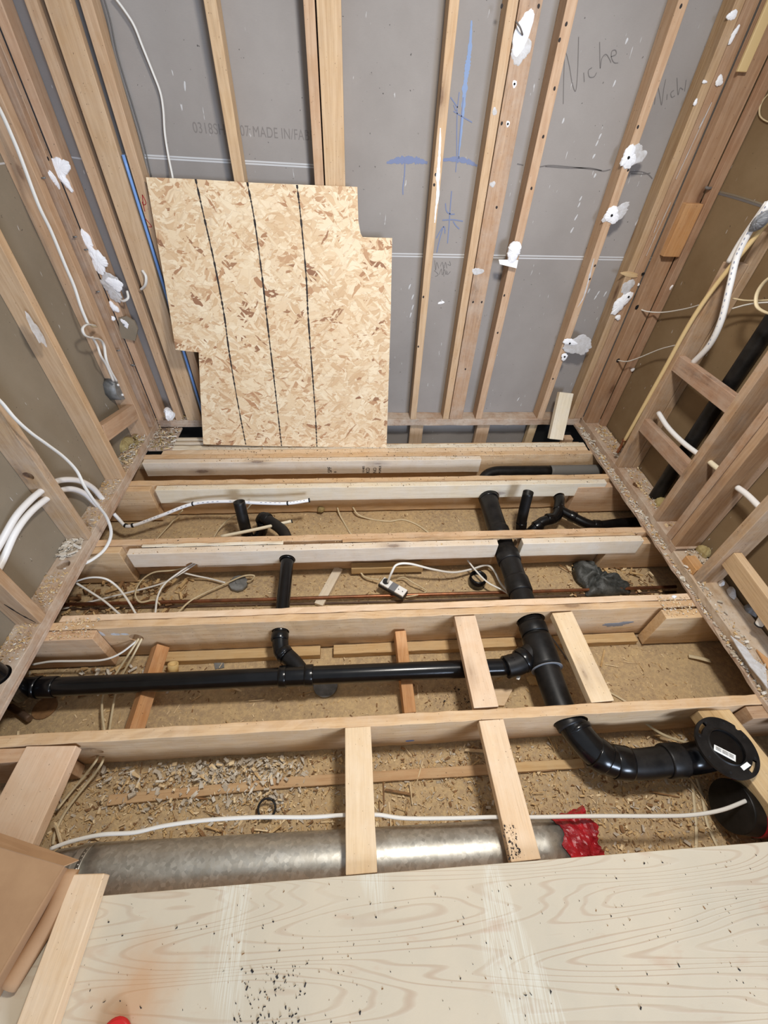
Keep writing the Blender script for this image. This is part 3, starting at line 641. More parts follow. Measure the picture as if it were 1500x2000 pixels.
onb('plaster_smudge', 933, 530, .016, .03, 17, A10, h=.0015, mat=M_SMEAR)
pp = Py(1003, 492, BY - .012)
tag(blob('plaster_lump', pp, NB, (0.15, 0, 1), .046, .036, .022, M_PLASTER, None, 21, .2), 'white lump with a torn scrap on the stud right of the weathered pair', 'plaster')
tag(poly('paper_scrap', [Py(974, 507, BY - .016), Py(1012, 508, BY - .018), Py(1009, 524, BY - .03), Py(976, 516, BY - .028)], .002, NB, M_WHITEP), 'torn white paper scrap hanging under the lump on a stud', 'scrap')
for i, (px, py, rx, ry, lab) in enumerate(((1228, 308, .040, .034, 'highest'), (1195, 421, .032, .040, 'second')) ):
    onb('plaster_patch', px, py, rx, ry, 31 + i, A12, h=.010); hole_dot(px, py, BY - .008, A12)
    onb('plaster_smear', px + 9, py - 4, .052, .036, 35 + i, A12, (0.7, 0, 0.5), h=.003, mat=M_SMEAR, jag=.35)
onb('plaster_smear', 1130, 675, .052, .090, 41, A12, (0.3, 0, 1), y=BY - .006, h=.003, mat=M_SMEAR, jag=.3)
onb('plaster_patch', 1113, 668, .020, .042, 42, A12, (0.3, 0, 1), y=BY - .009, h=.007); hole_dot(1113, 671, BY - .014, A12)
onb('plaster_patch', 1102, 697, .022, .020, 43, A12, y=BY - .009, h=.006); hole_dot(1103, 697, BY - .014, A12)
ribbon('plaster_streak', [Py(1160, 505, BY), Py(1150, 545, BY), Py(1140, 580, BY), Py(1128, 600, BY)], .010, NB, M_SMEAR, A12, .5, taper=True)
onb('plaster_patch', 1213, 592, .060, .036, 44, A14, (0.35, 0, 1), y=BY - .002, h=.012, jag=.3); onb('plaster_smear', 1226, 560, .034, .034, 45, A14, (0.35, 0, 1), h=.003, mat=M_SMEAR)
hole_dot(1228, 580, BY - .012, A14); onb('plaster_patch', 1207, 620, .016, .016, 46, A14, h=.008)
for k, (px, py, r1, r2) in enumerate(((1430, 30, .014, .018), (1433, 68, .024, .010), (1405, 158, .016, .016), (1376, 160, .006, .010), (1358, 200, .012, .007), (1247, 556, .007, .006))):
    onb('plaster_patch', px, py, r1, r2, 50 + k, A14, h=.005)
for a, b in (((1390, 200), (1320, 350)), ((1310, 395), (1262, 500)), ((1287, 430), (1277, 455)), ((1375, 230), (1365, 250))):
    ribbon('plaster_streak', [Py(*a, BY), (Py(*a, BY) + Py(*b, BY)) / 2, Py(*b, BY)], .003, NB, M_SEAM, A14, .5)
for par, pts in ((A11, ((1106, 47), (1093, 78), (1083, 173), (1061, 267), (1038, 368), (985, 577), (972, 650))), (A8, ((851, 341), (848, 361), (827, 580), (817, 677))), (A10, ((980, 12), (1052, 12), (980, 241), (970, 405), (941, 590), (924, 590), (909, 721))), (A12, ((1330, 12), (1246, 248), (1227, 332), (1162, 519), (1152, 545), (1080, 740)))):
    for px, py in pts: blob('nail', Py(px, py, BY - .0003), NB, (0, 0, 1), .0065, .005, .0012, M_MARK, par, px, .1, 8)
gouge = blob('saw_gouge', Py(1230, 536, BY - .001), NB, (1, 0, -0.1), .055, .012, .002, W_STRIP, A14, 5, .2)
blob('gouge_pit', Py(1256, 535, BY - .003), NB, (1, 0, -0.1), .010, .007, .002, M_HOLE, A14, 6, .2, 10)
# cripple blocks below the back plate and the loose white block
for x0, lab in ((0.395, 'left'), (0.860, 'right')):
    tag(box('short_block', x0, x0 + .09, 2.425, 2.463, -0.28, 0.004, W_STUD), 'short upright block under the back plate, the %s one of the two in the gap' % lab, 'block')
tag(box('short_block', 1.235, 1.290, 2.43, 2.47, -0.28, 0.004, W_STUD), 'short upright block under the back plate, hidden behind the white board', 'block')
tag(box('short_block', 1.415, 1.475, 2.25, 2.30, -0.15, -0.01, W_STUD), 'small block standing in the dark gap right of the white board', 'block')
S(box('painted_void_1', 1.24, 1.9, 2.47, 2.483, -0.30, 0.004, M_HOLE, bev=0)); S(box('painted_void_2', -1.5, -0.93, 2.47, 2.483, -0.30, 0.004, M_HOLE, bev=0))  # black sheets painting the shade of the deep voids below the back plate
qa = (Pz(1070, 859, 0.0) + Pz(1100, 861, 0.0)) / 2; qb = (Py(1092, 766, 2.372) + Py(1117, 768, 2.372)) / 2
tag(beam('loose_board', qa + Vector((0, .01, .002)), qb, .094, .036, (1, 0, 0), W_GREYW), 'short whitish board leaning against the back plate at the right', 'board')
tag(box('narrow_strip', -1.12, -0.93, 2.222, 2.245, -0.05, -0.002, W_GREYW), 'short whitish strip behind the rearmost joist at the left', 'strip')
tag(box('narrow_strip', -1.06, -0.93, 2.246, 2.262, -0.06, -0.02, W_ORANGE), 'small orange strip beside the dark gap, left of the strand board foot', 'strip')
tag(box('narrow_strip', -1.12, -0.93, 2.265, 2.290, -0.05, -0.002, W_GREYW), 'whitish strip at the near edge of the dark gap behind the strand board', 'strip')
tag(box('narrow_strip', -0.93, 1.50, 2.203, 2.222, -0.06, -0.012, W_JOIST), 'thin batten behind the rearmost joist, running behind the strand board', 'strip')

# ================================================================== SIDE WALL STUDS
def lstud(y0, y1, label, mat=W_STUDD, z0=ZT, z1=ZS, x0=-1.336, x1=LX, **k): return stud(x0, x1, y0, y1, label, mat, z0, z1, **k)
L3 = lstud(2.322, 2.357, 'nail-studded front half of the doubled stud in the left corner')
L3b = lstud(2.359, 2.394, 'rear half of the doubled stud in the left corner, plaster scraps on it')
L4 = lstud(2.222, 2.272, 'left wall stud carrying the white cable down to the steel box', W_STUD)
L5 = lstud(1.822, 1.866, 'left wall stud standing in front of the sloping block', W_STUD)
L6 = lstud(1.385, 1.425, 'left wall stud with two white pipes passing through it', W_STUDD)
L7 = lstud(0.948, 0.990, 'split left wall stud with an orange edge, nearest the camera', W_RED)
bore(L6, Px(65 + 0, 918, -1.30) + Vector((0, -.2, 0)), Px(65, 918, -1.30) + Vector((0, .2, 0)), .020)
ribbon('crack', [Py(8, 1180, .9475), Py(40, 1200, .9475), Py(70, 1216, .9475)], .006, NB, M_HOLE, L7, .6, taper=True)
NL = (1, 0, 0)
for k, (px, py) in enumerate(((81, 348), (143, 463), (165, 488), (188, 570), (228, 685), (255, 713), (258, 714), (288, 760))):
    sweep('nail', [Px(px, py, LX), Px(px, py, LX) + Vector((.016, 0, .002))], .0035, M_STEEL, L3, 6, smooth_pts=False)
for k, (px, py) in enumerate(((33, 118), (118, 306 - 0), (94, 310), (243, 650))):
    blob('nail_hole', Px(px, py, LX + .0003), NL, (0, 0, 1), .008, .006, .001, M_HOLE, L3b, k, .1, 10)
def lblob(name, px, py, rx, ry, seed, parent=None, x=LX, h=.012, along=(0, .35, -1), mat=None, jag=.35, label=None):
    if px < 75 + 630 * (py - 250) / 1572: o = blob(name, Px(px, py, x), NL, along, rx, ry, h, mat or M_PLASTER, parent, seed, jag, 30)
    else: o = blob(name, Py(px, py, BY - (x - LX)), NB, (.25, 0, -1), rx, ry, h, mat or M_PLASTER, parent, seed, jag, 30)
    if label: tag(o, label, 'plaster')
    return o
lblob('plaster_scrap', 117, 330, .035, .045, 61, h=.010, label='torn plaster scrap high on the left corner stud')
lblob('plaster_scrap', 104, 350, .035, .012, 62, label='thin plaster tail hanging left of the high torn scrap')
lblob('plaster_scrap', 128, 355, .035, .014, 62, x=LX + .001, label='thin plaster tail hanging right of the high torn scrap')
lblob('plaster_scrap', 172, 475, .055, .022, 63, label='long white plaster scrap mid height on the left corner stud')
lblob('plaster_scrap', 192, 510, .050, .040, 64, x=LX + .002, label='ragged wide plaster scrap below the long one in the left corner')
lblob('plaster_scrap', 218, 560, .060, .045, 65, x=LX + .002, label='largest ragged plaster scrap above the torn drywall piece, left corner', mat=M_SMEAR)
lblob('plaster_scrap', 225, 555, .030, .035, 66, x=LX + .014, h=.006, label='white crust on the largest plaster scrap in the left corner')
lblob('plaster_scrap', 223, 600, .026, .018, 67, label='small white scrap just above the torn drywall piece')
lblob('plaster_scrap', 220, 622, .014, .010, 68, label='tiny white crumb left of the torn drywall piece')
dp = [Py(231, 622, BY - .015), Py(245, 618, BY - .02), Py(262, 628, BY - .02), Py(269, 643, BY - .02), Py(264, 666, BY - .018), Py(235, 660, BY - .015)]
ds = tag(poly('drywall_scrap', dp, .012, NB, M_DWL), 'torn grey drywall piece with a screw on the left corner stud', 'scrap')
blob('paint_patch', Py(244, 632, BY - .0205), NB, (.3, 0, -1), .020, .016, .002, M_PLASTER, ds, 3, .35)
blob('screw_head', Py(242, 634, BY - .0225), NB, (0, 0, 1), .005, .005, .002, M_STEEL, ds, 3, .05, 10)
# sloping block between two left studs
tag(beam('wall_block', (-1.262, 1.868, .318), (-1.262, 2.222, .228), .088, .040, (0, .2, 1), W_STUD), 'sloping short block between two studs low on the left wall', 'block')
lblob('plaster_smear', 70, 645, .07, .02, 70, L5, h=.001, along=(0, 0, 1), mat=M_SMEAR)

def rstud(y0, y1, label, mat=W_STUDD, z0=ZT, z1=ZS, x0=RX, x1=1.70, **k): return stud(x0, x1, y0, y1, label, mat, z0, z1, **k)
R1 = rstud(2.340, 2.392, 'wide right wall stud in the far right corner with two cable holes', W_RED, x1=1.660)
R1b = rstud(2.300, 2.338, 'set-back nailer behind the wide corner stud on the right wall', W_RED, x0=1.662, x1=1.700)
tag(beam('nailed_block', Py(1354, 397, 2.322), Py(1307, 500, 2.322), .085, .036, (1, 0, 0), W_ORANGE), 'brown two-tone block nailed high on the far right corner stud', 'block')
ls_ = Py(1447, 141, 2.325)
tag(box('lath_strip', ls_.x - .020, ls_.x + .020, 2.318, 2.331, ls_.z, ls_.z + .55, M_CPVC), 'pale narrow strip on the corner stud at the top right', 'strip')
R2 = rstud(1.866, 1.904, 'short cut-off stud behind the yellowed pipe on the right wall', W_STUDD, z1=1.135, x1=1.660)
R2b = rstud(1.866, 1.906, 'full-height stud set back behind the short cut-off stud', W_STUDD, x0=1.664, x1=1.703)
R3 = rstud(1.420, 1.462, 'grey rust-stained stud carrying the right ends of the wall blocks', W_STUDD)
R4 = rstud(1.290, 1.328, 'far half of the doubled stud in the middle of the right wall', W_STUDD)
R4b = rstud(1.248, 1.286, 'near half of the doubled right wall stud, white pipe leaving its side', W_RED)
R5 = rstud(1.030, 1.072, 'rough right wall stud nearest the camera, above the rubble', W_STUDD, x0=1.555, x1=1.66)
def noggin(A, Bv, w, label, mat=W_STUDD, t=.036): return tag(beam('wall_block', A, Bv, w, t, (0, 0, 1), mat), label, 'block')
noggin((1.592, 1.866, .705), (1.592, 1.462, .715), .075, 'upper whitewashed block between studs on the right wall')
noggin((1.592, 1.866, .355), (1.592, 1.462, .365), .075, 'lower whitewashed block between studs on the right wall')
noggin((1.600, 1.030, .235), (1.585, 0.60, .22), .085, 'light brown block at the right edge above the rubble', W_STUD)
noggin((1.65, 1.866, 1.32), (1.65, 1.60, 1.32), .085, 'high brown block at the right edge behind the looped cable', W_STUDD)
tag(box('plate_offcut', 1.552, 1.60, 1.074, 1.16, ZT + .002, .098, W_ORANGE), 'orange chip-strewn offcut on the right plate beside the rough stud', 'block')

# ================================================================== STRAND BOARD
def osbp(px, py):       # board plane: foot at y 2.165 on the joist, head leaning on the studs
    n = Vector((0, -1.0, .160)).normalized(); k = n.dot(Vector((0, 2.163, 0.0))); d = ray(px, py)
    return CAMP + d * ((k - n.dot(CAMP)) / n.dot(d))
OP = [(285, 346), (384, 350), (500, 357), (600, 361), (698, 365), (699, 400), (700, 432), (704, 455), (708, 463), (730, 464), (766, 465), (763, 620), (755, 874), (640, 873), (500, 871), (397, 868), (392, 780), (388, 688), (366, 686), (343, 683), (330, 600), (305, 460)]
NO = Vector((0, -1.0, .160)).normalized()
osb = tag(poly('strand_board', [osbp(*q) for q in OP], .014, NO, M_OSB), 'notched strand board sheet with three black lines leaning on the back studs', 'board')
for line in ([(382, 350), (400, 430), (418, 510), (437, 610), (448, 690), (465, 790), (480, 868)], [(483, 356), (497, 430), (512, 540), (521, 620), (534, 730), (542, 800), (550, 871)], [(580, 361), (588, 430), (598, 540), (602, 620), (611, 740), (616, 810), (619, 872)]):
    ribbon('marker_line', [osbp(*q) for q in line], .0065, NO, M_MARK, osb, .6, n=24, th=.0004, lift=.0006)

# ================================================================== DRAINS
stack = empty('main_drain_stack', (0.78, 1.25, -0.25)); tag(stack, 'big black drain running through the joists towards the camera', 'pipe')
sweep('pipe', [(0.800, 1.858, -0.100), (0.790, 1.60, -.098), (0.785, 1.30, -.085)], .053, M_ABSD, stack, 28, hollow=0)
ring_band('hub', (0.800, 1.79, -.100), (0, 1, 0), .058, .05, M_ABS, stack, 28)
ring_band('hub', (0.789, 1.50, -.095), (0, 1, 0), .058, .06, M_ABSD, stack, 28)
sweep('pipe', [(0.785, 1.32, -.080), (0.785, 1.12, -.080), (0.785, 0.93, -.078)], .053, M_ABSD, stack, 28)
ring_band('hub', (0.785, 1.14, -.080), (0, 1, 0), .059, .085, M_ABSD, stack, 28)
ring_band('hub', (0.785, 1.32, -.080), (0, 1, 0), .059, .07, M_ABSD, stack, 28)
sweep('pipe', [(0.785, .955, -.078), (0.785, 0.60, -.080), (0.803, 0.50, -.080)], .053, M_ABSD, stack, 28)
ring_band('hub', (0.785, 0.905, -.078), (0, 1, 0), .060, .05, M_ABSD, stack, 28)
ring_band('hub', (0.785, 0.80, -.080), (0, 1, 0), .064, .14, M_ABSD, stack, 32)
ring_band('glue_line', (0.785, 0.727, -.080), (0, 1, 0), .0646, .003, M_GREYP, stack, 32)
sweep('wye_branch', [(0.79, .835, -.080), (0.735, .795, -.088), (0.680, .765, -.095), (0.62, .752, -.10)], .046, M_ABSD, stack, 24)
ring_band('hub', (0.705, .778, -.092), (1, .55, .1), .052, .035, M_ABS, stack, 24)
ring_band('hub', (0.640, .757, -.098), (1, .25, .1), .045, .04, M_ABS, stack, 24)
tg = poly('tag', [Pz(1010, 1320, -.125), Pz(1017, 1321, -.125), Pz(1014, 1328, -.125), Pz(1008, 1326, -.125)], .001, (0, 0, 1), M_LABEL, stack)

cross = empty('cross_drain', (-.3, .756, -.25)); tag(cross, 'long black pipe running from the left wall across the bay to the big drain', 'pipe')
sweep('pipe', [(-1.26, .762, -.105), (-0.7, .760, -.103), (-.25, .758, -.101), (.3, .755, -.1), (.64, .752, -.1)], .036, M_ABS, cross, 28)
sweep('elbow', [(-1.42, .775, -.120), (-1.34, .767, -.112), (-1.235, .762, -.105)], .042, M_ABS, cross, 24)
ring_band('hub', (-1.205, .762, -.105), (1, 0, 0), .0405, .06, M_ABS, cross)
ring_band('hub', (-.300, .758, -.101), (1, 0, 0), .043, .03, M_ABS, cross); ring_band('wye_body', (-.25, .758, -.101), (1, 0, 0), .040, .12, M_ABS, cross); ring_band('hub', (-.195, .758, -.101), (1, 0, 0), .043, .035, M_ABS, cross)
sweep('wye_branch', [(-.22, .765, -.10), (-.255, .81, -.10), (-.29, .845, -.10)], .032, M_ABSD, cross, 20)
tag(sweep('vent_riser', [(-1.286, .74, -.10), (-1.286, .74, .7), (-1.286, .74, 1.9)], .036, M_ABS, None, 24), 'black riser pipe standing in the left plate hole', 'pipe')

sm = empty('small_drain', (-.33, 1.1, -.25)); tag(sm, 'small black drain crossing two bays at left of centre down to the cross pipe', 'pipe')
sweep('pipe', [(-.335, 1.385, -.072), (-.332, 1.15, -.078), (-.328, .93, -.082)], .031, M_ABS, sm, 24)
sweep('elbow', [(-.328, .945, -.083), (-.326, .915, -.09), (-.318, .87, -.098), (-.295, .845, -.10)], .034, M_ABS, sm, 24)
ring_band('hub', (-.328, .925, -.085), (0, 1, .1), .037, .03, M_ABS, sm); ring_band('hub', (-.306, .858, -.1), (-.7, 1, 0), .037, .025, M_ABS, sm)
ring_band('hub', (-.335, 1.335, -.072), (0, 1, 0), .036, .012, M_ABS, sm)

tr = empty('left_trap', (-.55, 1.6, -.25)); tag(tr, 'black trap with an open upright pipe left of centre in the second bay', 'pipe')
top = Pz(467, 972, .05); bot = Pz(482, 1030, -.12); top.x, top.y = bot.x - .012, bot.y + .03
top = Vector((-.598, 1.64, .045))
sweep('upright_pipe', [top, Vector((-.592, 1.61, -.05)), Vector((-.588, 1.59, -.16))], .030, M_ABSD, tr, 24, hollow=.84, mat2=M_HOLE)
sweep('trap_bend', [(-.588, 1.59, -.15), (-.575, 1.585, -.195), (-.545, 1.60, -.205), (-.515, 1.635, -.17), (-.508, 1.65, -.12)], .031, M_ABS, tr, 20)
sweep('arm', [(-.520, 1.665, -.13), (-.498, 1.66, -.095), (-.46, 1.625, -.09), (-.38, 1.545, -.085), (-.335, 1.43, -.075)], .030, M_ABSD, tr, 20)
ring_band('hub', (-.478, 1.645, -.092), (1, -.8, 0), .034, .03, M_ABSD, tr)

tr2 = empty('right_trap', (1.1, 1.65, -.25)); tag(tr2, 'black trap and branch pipe by the right wall in the second bay', 'pipe')
sweep('upright_pipe', [(.962, 1.665, .055), (.960, 1.64, -.05), (.957, 1.61, -.14)], .029, M_ABSD, tr2, 24, hollow=.84, mat2=M_HOLE)
sweep('trap_bend', [(.957, 1.61, -.13), (.965, 1.59, -.185), (1.01, 1.585, -.20), (1.05, 1.60, -.165), (1.09, 1.62, -.14), (1.15, 1.63, -.13), (1.185, 1.66, -.125), (1.22, 1.72, -.12)], .031, M_ABS, tr2, 20)
ring_band('hub', (1.06, 1.605, -.158), (1, .3, .4), .035, .04, M_ABS, tr2); ring_band('hub', (1.13, 1.63, -.13), (1, .1, 0), .035, .035, M_ABS, tr2)
sweep('tee_neck', [(1.20, 1.69, -.122), (1.232, 1.76, -.113), (1.238, 1.80, -.108)], .030, M_ABS, tr2, 20)
sweep('branch_pipe', [(1.205, 1.70, -.12), (1.26, 1.66, -.13), (1.34, 1.60, -.14), (1.41, 1.585, -.145), (1.55, 1.60, -.145), (1.80, 1.62, -.145)], .029, M_ABS, tr2, 20)
ring_band('hub', (1.275, 1.648, -.131), (1, -.7, -.1), .033, .035, M_ABS, tr2); ring_band('hub', (1.40, 1.587, -.145), (1, -.1, 0), .033, .04, M_ABS, tr2)

rd = empty('rear_drain', (1.2, 1.95, -.25)); tag(rd, 'black pipe lying in the rearmost bay under the right wall', 'pipe')
sweep('pipe', [(.80, 1.93, -.14), (.83, 1.985, -.105), (.89, 2.01, -.088), (1.0, 2.012, -.085), (1.25, 2.01, -.085)], .036, M_ABSD, rd, 20)
sweep('grey_sleeve', [(1.25, 2.01, -.085), (1.40, 2.01, -.085), (1.58, 2.01, -.085)], .038, M_WIREG, rd, 20)

# toilet drain and flange
FC = Vector((1.288, .382, 0.004))
toi = empty('toilet_drain', (1.1, .38, -.25)); tag(toi, 'thick curved black pipe ending in the round toilet flange', 'pipe')
sweep('elbow', [(.805, .56, -.08), (.812, .505, -.085), (.845, .445, -.095), (.885, .405, -.105), (.93, .385, -.112)], .054, M_ABS, toi, 32)
sweep('pipe', [(.93, .385, -.112), (1.02, .375, -.118), (1.15, .380, -.118)], .051, M_ABSD, toi, 32)
ring_band('hub', (.822, .490, -.087), (-.3, 1, 0), .057, .018, M_ABS, toi, 32)
ring_band('hub', (.883, .407, -.105), (1, -.7, -.2), .058, .05, M_ABS, toi, 32); ring_band('hub', (.955, .382, -.114), (1, -.2, 0), .058, .06, M_ABS, toi, 32)
ring_band('hub', (1.155, .380, -.118), (1, 0, 0), .058, .07, M_ABSD, toi, 32)
sweep('riser_bend', [(1.15, .380, -.118), (1.22, .381, -.118), (1.268, .382, -.09), (1.286, .382, -.04), (1.288, .382, -.004)], .052, M_ABS, toi, 32)
def flange():
    bm = bmesh.new(); n = 96; prof = []
    slots = [(math.radians(a), math.radians(w)) for a, w in ((128, 17), (-52, 17))]; notch = math.radians(36)
    R = .100; z1, z0 = .004, -.006
    def dist(a, b): return abs((a - b + math.pi) % (2 * math.pi) - math.pi)
    radii = [.056, .060, .078, .090, R]; grid = []
    for i in range(n):
        a = 2 * math.pi * i / n; row = []
        for j, r in enumerate(radii):
            rr = r
            if j == 4 and dist(a, notch) < .06: rr = .091
            row.append((a, rr))
        grid.append(row)
    def V(a, r, z): return bm.verts.new((r * math.cos(a), r * math.sin(a), z))
    top = [[V(a, r, z1 + (.003 if j == 0 else 0)) for j, (a, r) in enumerate(row)] for row in grid]
    bo = [[V(a, r, z0) for (a, r) in row] for row in grid]
    for i in range(n):
        i2 = (i + 1) % n; am = 2 * math.pi * (i + .5) / n
        for j in range(4):
            hole = j == 2 and any(dist(am, s) < w for s, w in slots)
            if hole:
                continue
            bm.faces.new((top[i][j], top[i][j + 1], top[i2][j + 1], top[i2][j])); bm.faces.new((bo[i][j], bo[i2][j], bo[i2][j + 1], bo[i][j + 1]))
        bm.faces.new((top[i][4], bo[i][4], bo[i2][4], top[i2][4])); bm.faces.new((top[i][0], top[i2][0], bo[i2][0], bo[i][0]))
    for i in range(n):      # slot side walls
        i2 = (i + 1) % n; am = 2 * math.pi * (i + .5) / n
        if any(dist(am, s) < w for s, w in slots):
            for j in (2, 3): bm.faces.new((top[i][j], top[i2][j], bo[i2][j], bo[i][j]))
    bmesh.ops.recalc_face_normals(bm, faces=bm.faces[:])
    return settle(link('flange_ring', mesh_from(bm, 'flange_ring'), M_ABSD), Matrix.Translation(FC), toi)
fr = flange()
ring_band('knockout_cap', FC + Vector((0, 0, -.008)), (0, 0, 1), .0565, .012, M_ABS, toi, 40)
def fpt(px, py, z=.0095): return Pz(px, py, FC.z + z)
q = [Pz(x, y, FC.z + .001) for x, y in ((1395, 1454), (1437, 1475), (1437, 1488), (1394, 1465))]
lb = poly('paper_label', q, .001, (0, 0, 1), M_LABEL, toi)
q = [Pz(x, y, FC.z + .006) for x, y in ((1446, 1497), (1459, 1488), (1467, 1495), (1453, 1505))]
lb2 = poly('paper_label', q, .001, (0, 0, 1), M_LABEL, toi)
for k in range(3):
    a = Pz(1398 + 0, 1458.5 + k * 2.3, FC.z + .0012); b = Pz(1433, 1476.5 + k * 2.6, FC.z + .0012)
    strokes('print_line', [[a, a.lerp(b, .3)], [a.lerp(b, .36), a.lerp(b, .7)], [a.lerp(b, .74), b]], .0012, (0, 0, 1), M_MARK, lb)
for k in range(8):
    a = math.radians(18 + k * 45); c = FC + Vector((math.cos(a) * .086, math.sin(a) * .086, .004)); ring_band('bolt_hole', c, (0, 0, 1), .0042, .0012, M_HOLE, fr, 10)

# ================================================================== DUCT
duct = empty('steel_duct', (0, .17, -.25)); tag(duct, 'galvanised steel duct lying in the near bay, its right end taped red', 'duct')
def dy(x): return .182 - .022 * (x + .9) / 1.6
DZ = -.163
xl = Pz(160, 1690, -.12).x; xr = Pz(1098, 1630, -.12).x
sweep('duct_tube', [(xl, dy(xl), DZ), ((xl + xr) / 2, dy(0), DZ), (xr, dy(xr), DZ)], .084, M_GALV, duct, 64, n=10)
sweep('crimped_end', [(xl + .01, dy(xl), DZ), (xl - .03, dy(xl), DZ), (xl - .10, dy(xl), DZ + .01)], .08, M_GALV, duct, 48, radii=[.084] * 8 + [.080] * 2 + [.078 - .001 * k for k in range(8)])
ring_band('seam_ring', (xl + .012, dy(xl), DZ), (1, 0, 0), .0855, .006, M_GALV, duct, 64)
def tape(x0, x1, seed):
    bm = bmesh.new(); rs = random.Random(seed); n, mrow = 72, 14; rows = []
    for j in range(mrow + 1):
        t = j / mrow; row = []
        for i in range(n):
            a = 2 * math.pi * i / n
            w = math.sin(a * 9 + j * 1.3) * .002 + math.sin(a * 5 - j * .8) * .003 + rs.uniform(-.0022, .0022)
            r = .088 + w * (0.3 + t * 1.6) + (.012 * t * math.sin(a * 2 + 1) if t > .6 else 0)
            x = x0 + (x1 - x0) * t + (math.sin(a * 7) * .010 + rs.uniform(-.004, .004) if j in (0, mrow) else 0)
            row.append(bm.verts.new((x, dy(x0) + r * math.cos(a), DZ + r * math.sin(a))))
        rows.append(row)
    for a, b in zip(rows, rows[1:]):
        for i in range(n): bm.faces.new((a[i], a[(i + 1) % n], b[(i + 1) % n], b[i]))
    cv = bm.verts.new((x1 - .01, dy(x1), DZ))
    for i in range(n): bm.faces.new((rows[-1][i], rows[-1][(i + 1) % n], cv))
    bmesh.ops.recalc_face_normals(bm, faces=bm.faces[:])
    return settle(link('red_tape_wrap', mesh_from(bm, 'red_tape_wrap'), M_RED), Matrix.Identity(4), duct)
tape(xr - .015, Pz(1158, 1630, -.12).x, 3)
# second duct mouth below the flange
d2 = empty('dark_duct_elbow', (1.28, .22, -.25)); tag(d2, 'dark duct mouth with red tape below the toilet flange', 'duct')
c0 = Pz(1425, 1575, -.15)
sweep('duct_tube', [c0 + Vector((-.01, .0, .02)), c0 + Vector((.08, -.01, 0)), c0 + Vector((.30, -.02, -.01))], .082, M_ABSD, d2, 40)  # closed tube in near-black material stands for the duct mouth
sweep('red_tape_wrap', [c0 + Vector((.055, -.005, .0)), c0 + Vector((.10, -.01, 0)), c0 + Vector((.16, -.012, 0))], .0875, M_RED, d2, 40)

# ================================================================== PIPES, WATER
def pipe(name, pts, r, mat, label, cat='pipe', rings=(), printed=False, **k):
    o = tag(sweep(name, pts, r, mat, None, 16, **k), label, cat)
    for c, d in rings: ring_band('crimp_ring', c, d, r * 1.35, .011, M_BLACK, o, 16)
    return o
pr1 = [Pz(222, 1003, -.06), Pz(232, 1014, -.09), Pz(243, 1026, -.12), Pz(252, 1028, -.12), Pz(275, 1022, -.115), Pz(320, 1005, -.09), Pz(377, 984, -.05), Pz(440, 979, -.03), Pz(500, 982, -.025), Pz(560, 983, -.02), Pz(604, 977, -.015)]
px1 = pipe('water_pipe', pr1, .0095, M_PEX, 'white printed pipe with black rings resting on the second bay board', n=6)
for a, b in ((2, 3), (3, 4)):
    ring_band('crimp_ring', pr1[a].lerp(pr1[b], .3), pr1[b] - pr1[a], .0125, .010, M_BLACK, px1, 16)
for c, d in ((pr1[6], pr1[7] - pr1[6]), (Pz(562, 983, -.02), Vector((1, 0, .1))), (pr1[-1], pr1[-1] - pr1[-2])): ring_band('crimp_ring', c, d, .0125, .008, M_BLACK, px1, 16)
for a in range(4, 10):
    A0, B0 = pr1[a], pr1[a + 1 if a < 10 else a]
    off = Vector((0, -.0055, .0078))
    strokes('print_line', [[A0.lerp(B0, t) + off, A0.lerp(B0, t + .06) + off] for t in (.15, .3, .45, .6, .75)], .0022, (0, -.5, .8), M_CHALKB, px1)
px2 = pipe('water_pipe', [Pz(432, 1048, -.10), Pz(500, 1034, -.085), Pz(570, 1018, -.07)], .009, M_PEXY, 'cream pipe stub with a capped end beside the left trap')
ring_band('end_cap', Pz(570, 1018, -.07), (1, .3, .1), .0105, .006, M_BLACK, px2, 14)
xw = -1.292
pipe('water_pipe', [Px(-40, 1130, xw - .02), Px(0, 1062, xw - .01), Px(30, 1010, xw), Px(58, 978, xw), Px(84, 956, xw), Px(100, 944, xw), Px(125, 937, xw), Px(155, 939, xw), Px(180, 952, xw), Px(198, 972, xw), Px(212, 990, xw + .02)], .0125, M_PEX, 'upper of the two white pipes bending through the left stud', n=6)
pipe('water_pipe', [Px(-50, 1190, xw - .02), Px(0, 1105, xw - .01), Px(30, 1040, xw), Px(60, 1000, xw), Px(94, 972, xw), Px(112, 960, xw), Px(140, 955, xw), Px(165, 964, xw), Px(185, 982, xw), Px(197, 995, xw), Px(210, 1015, xw + .02)], .0125, M_PEX, 'lower of the two white pipes bending through the left stud', n=6)
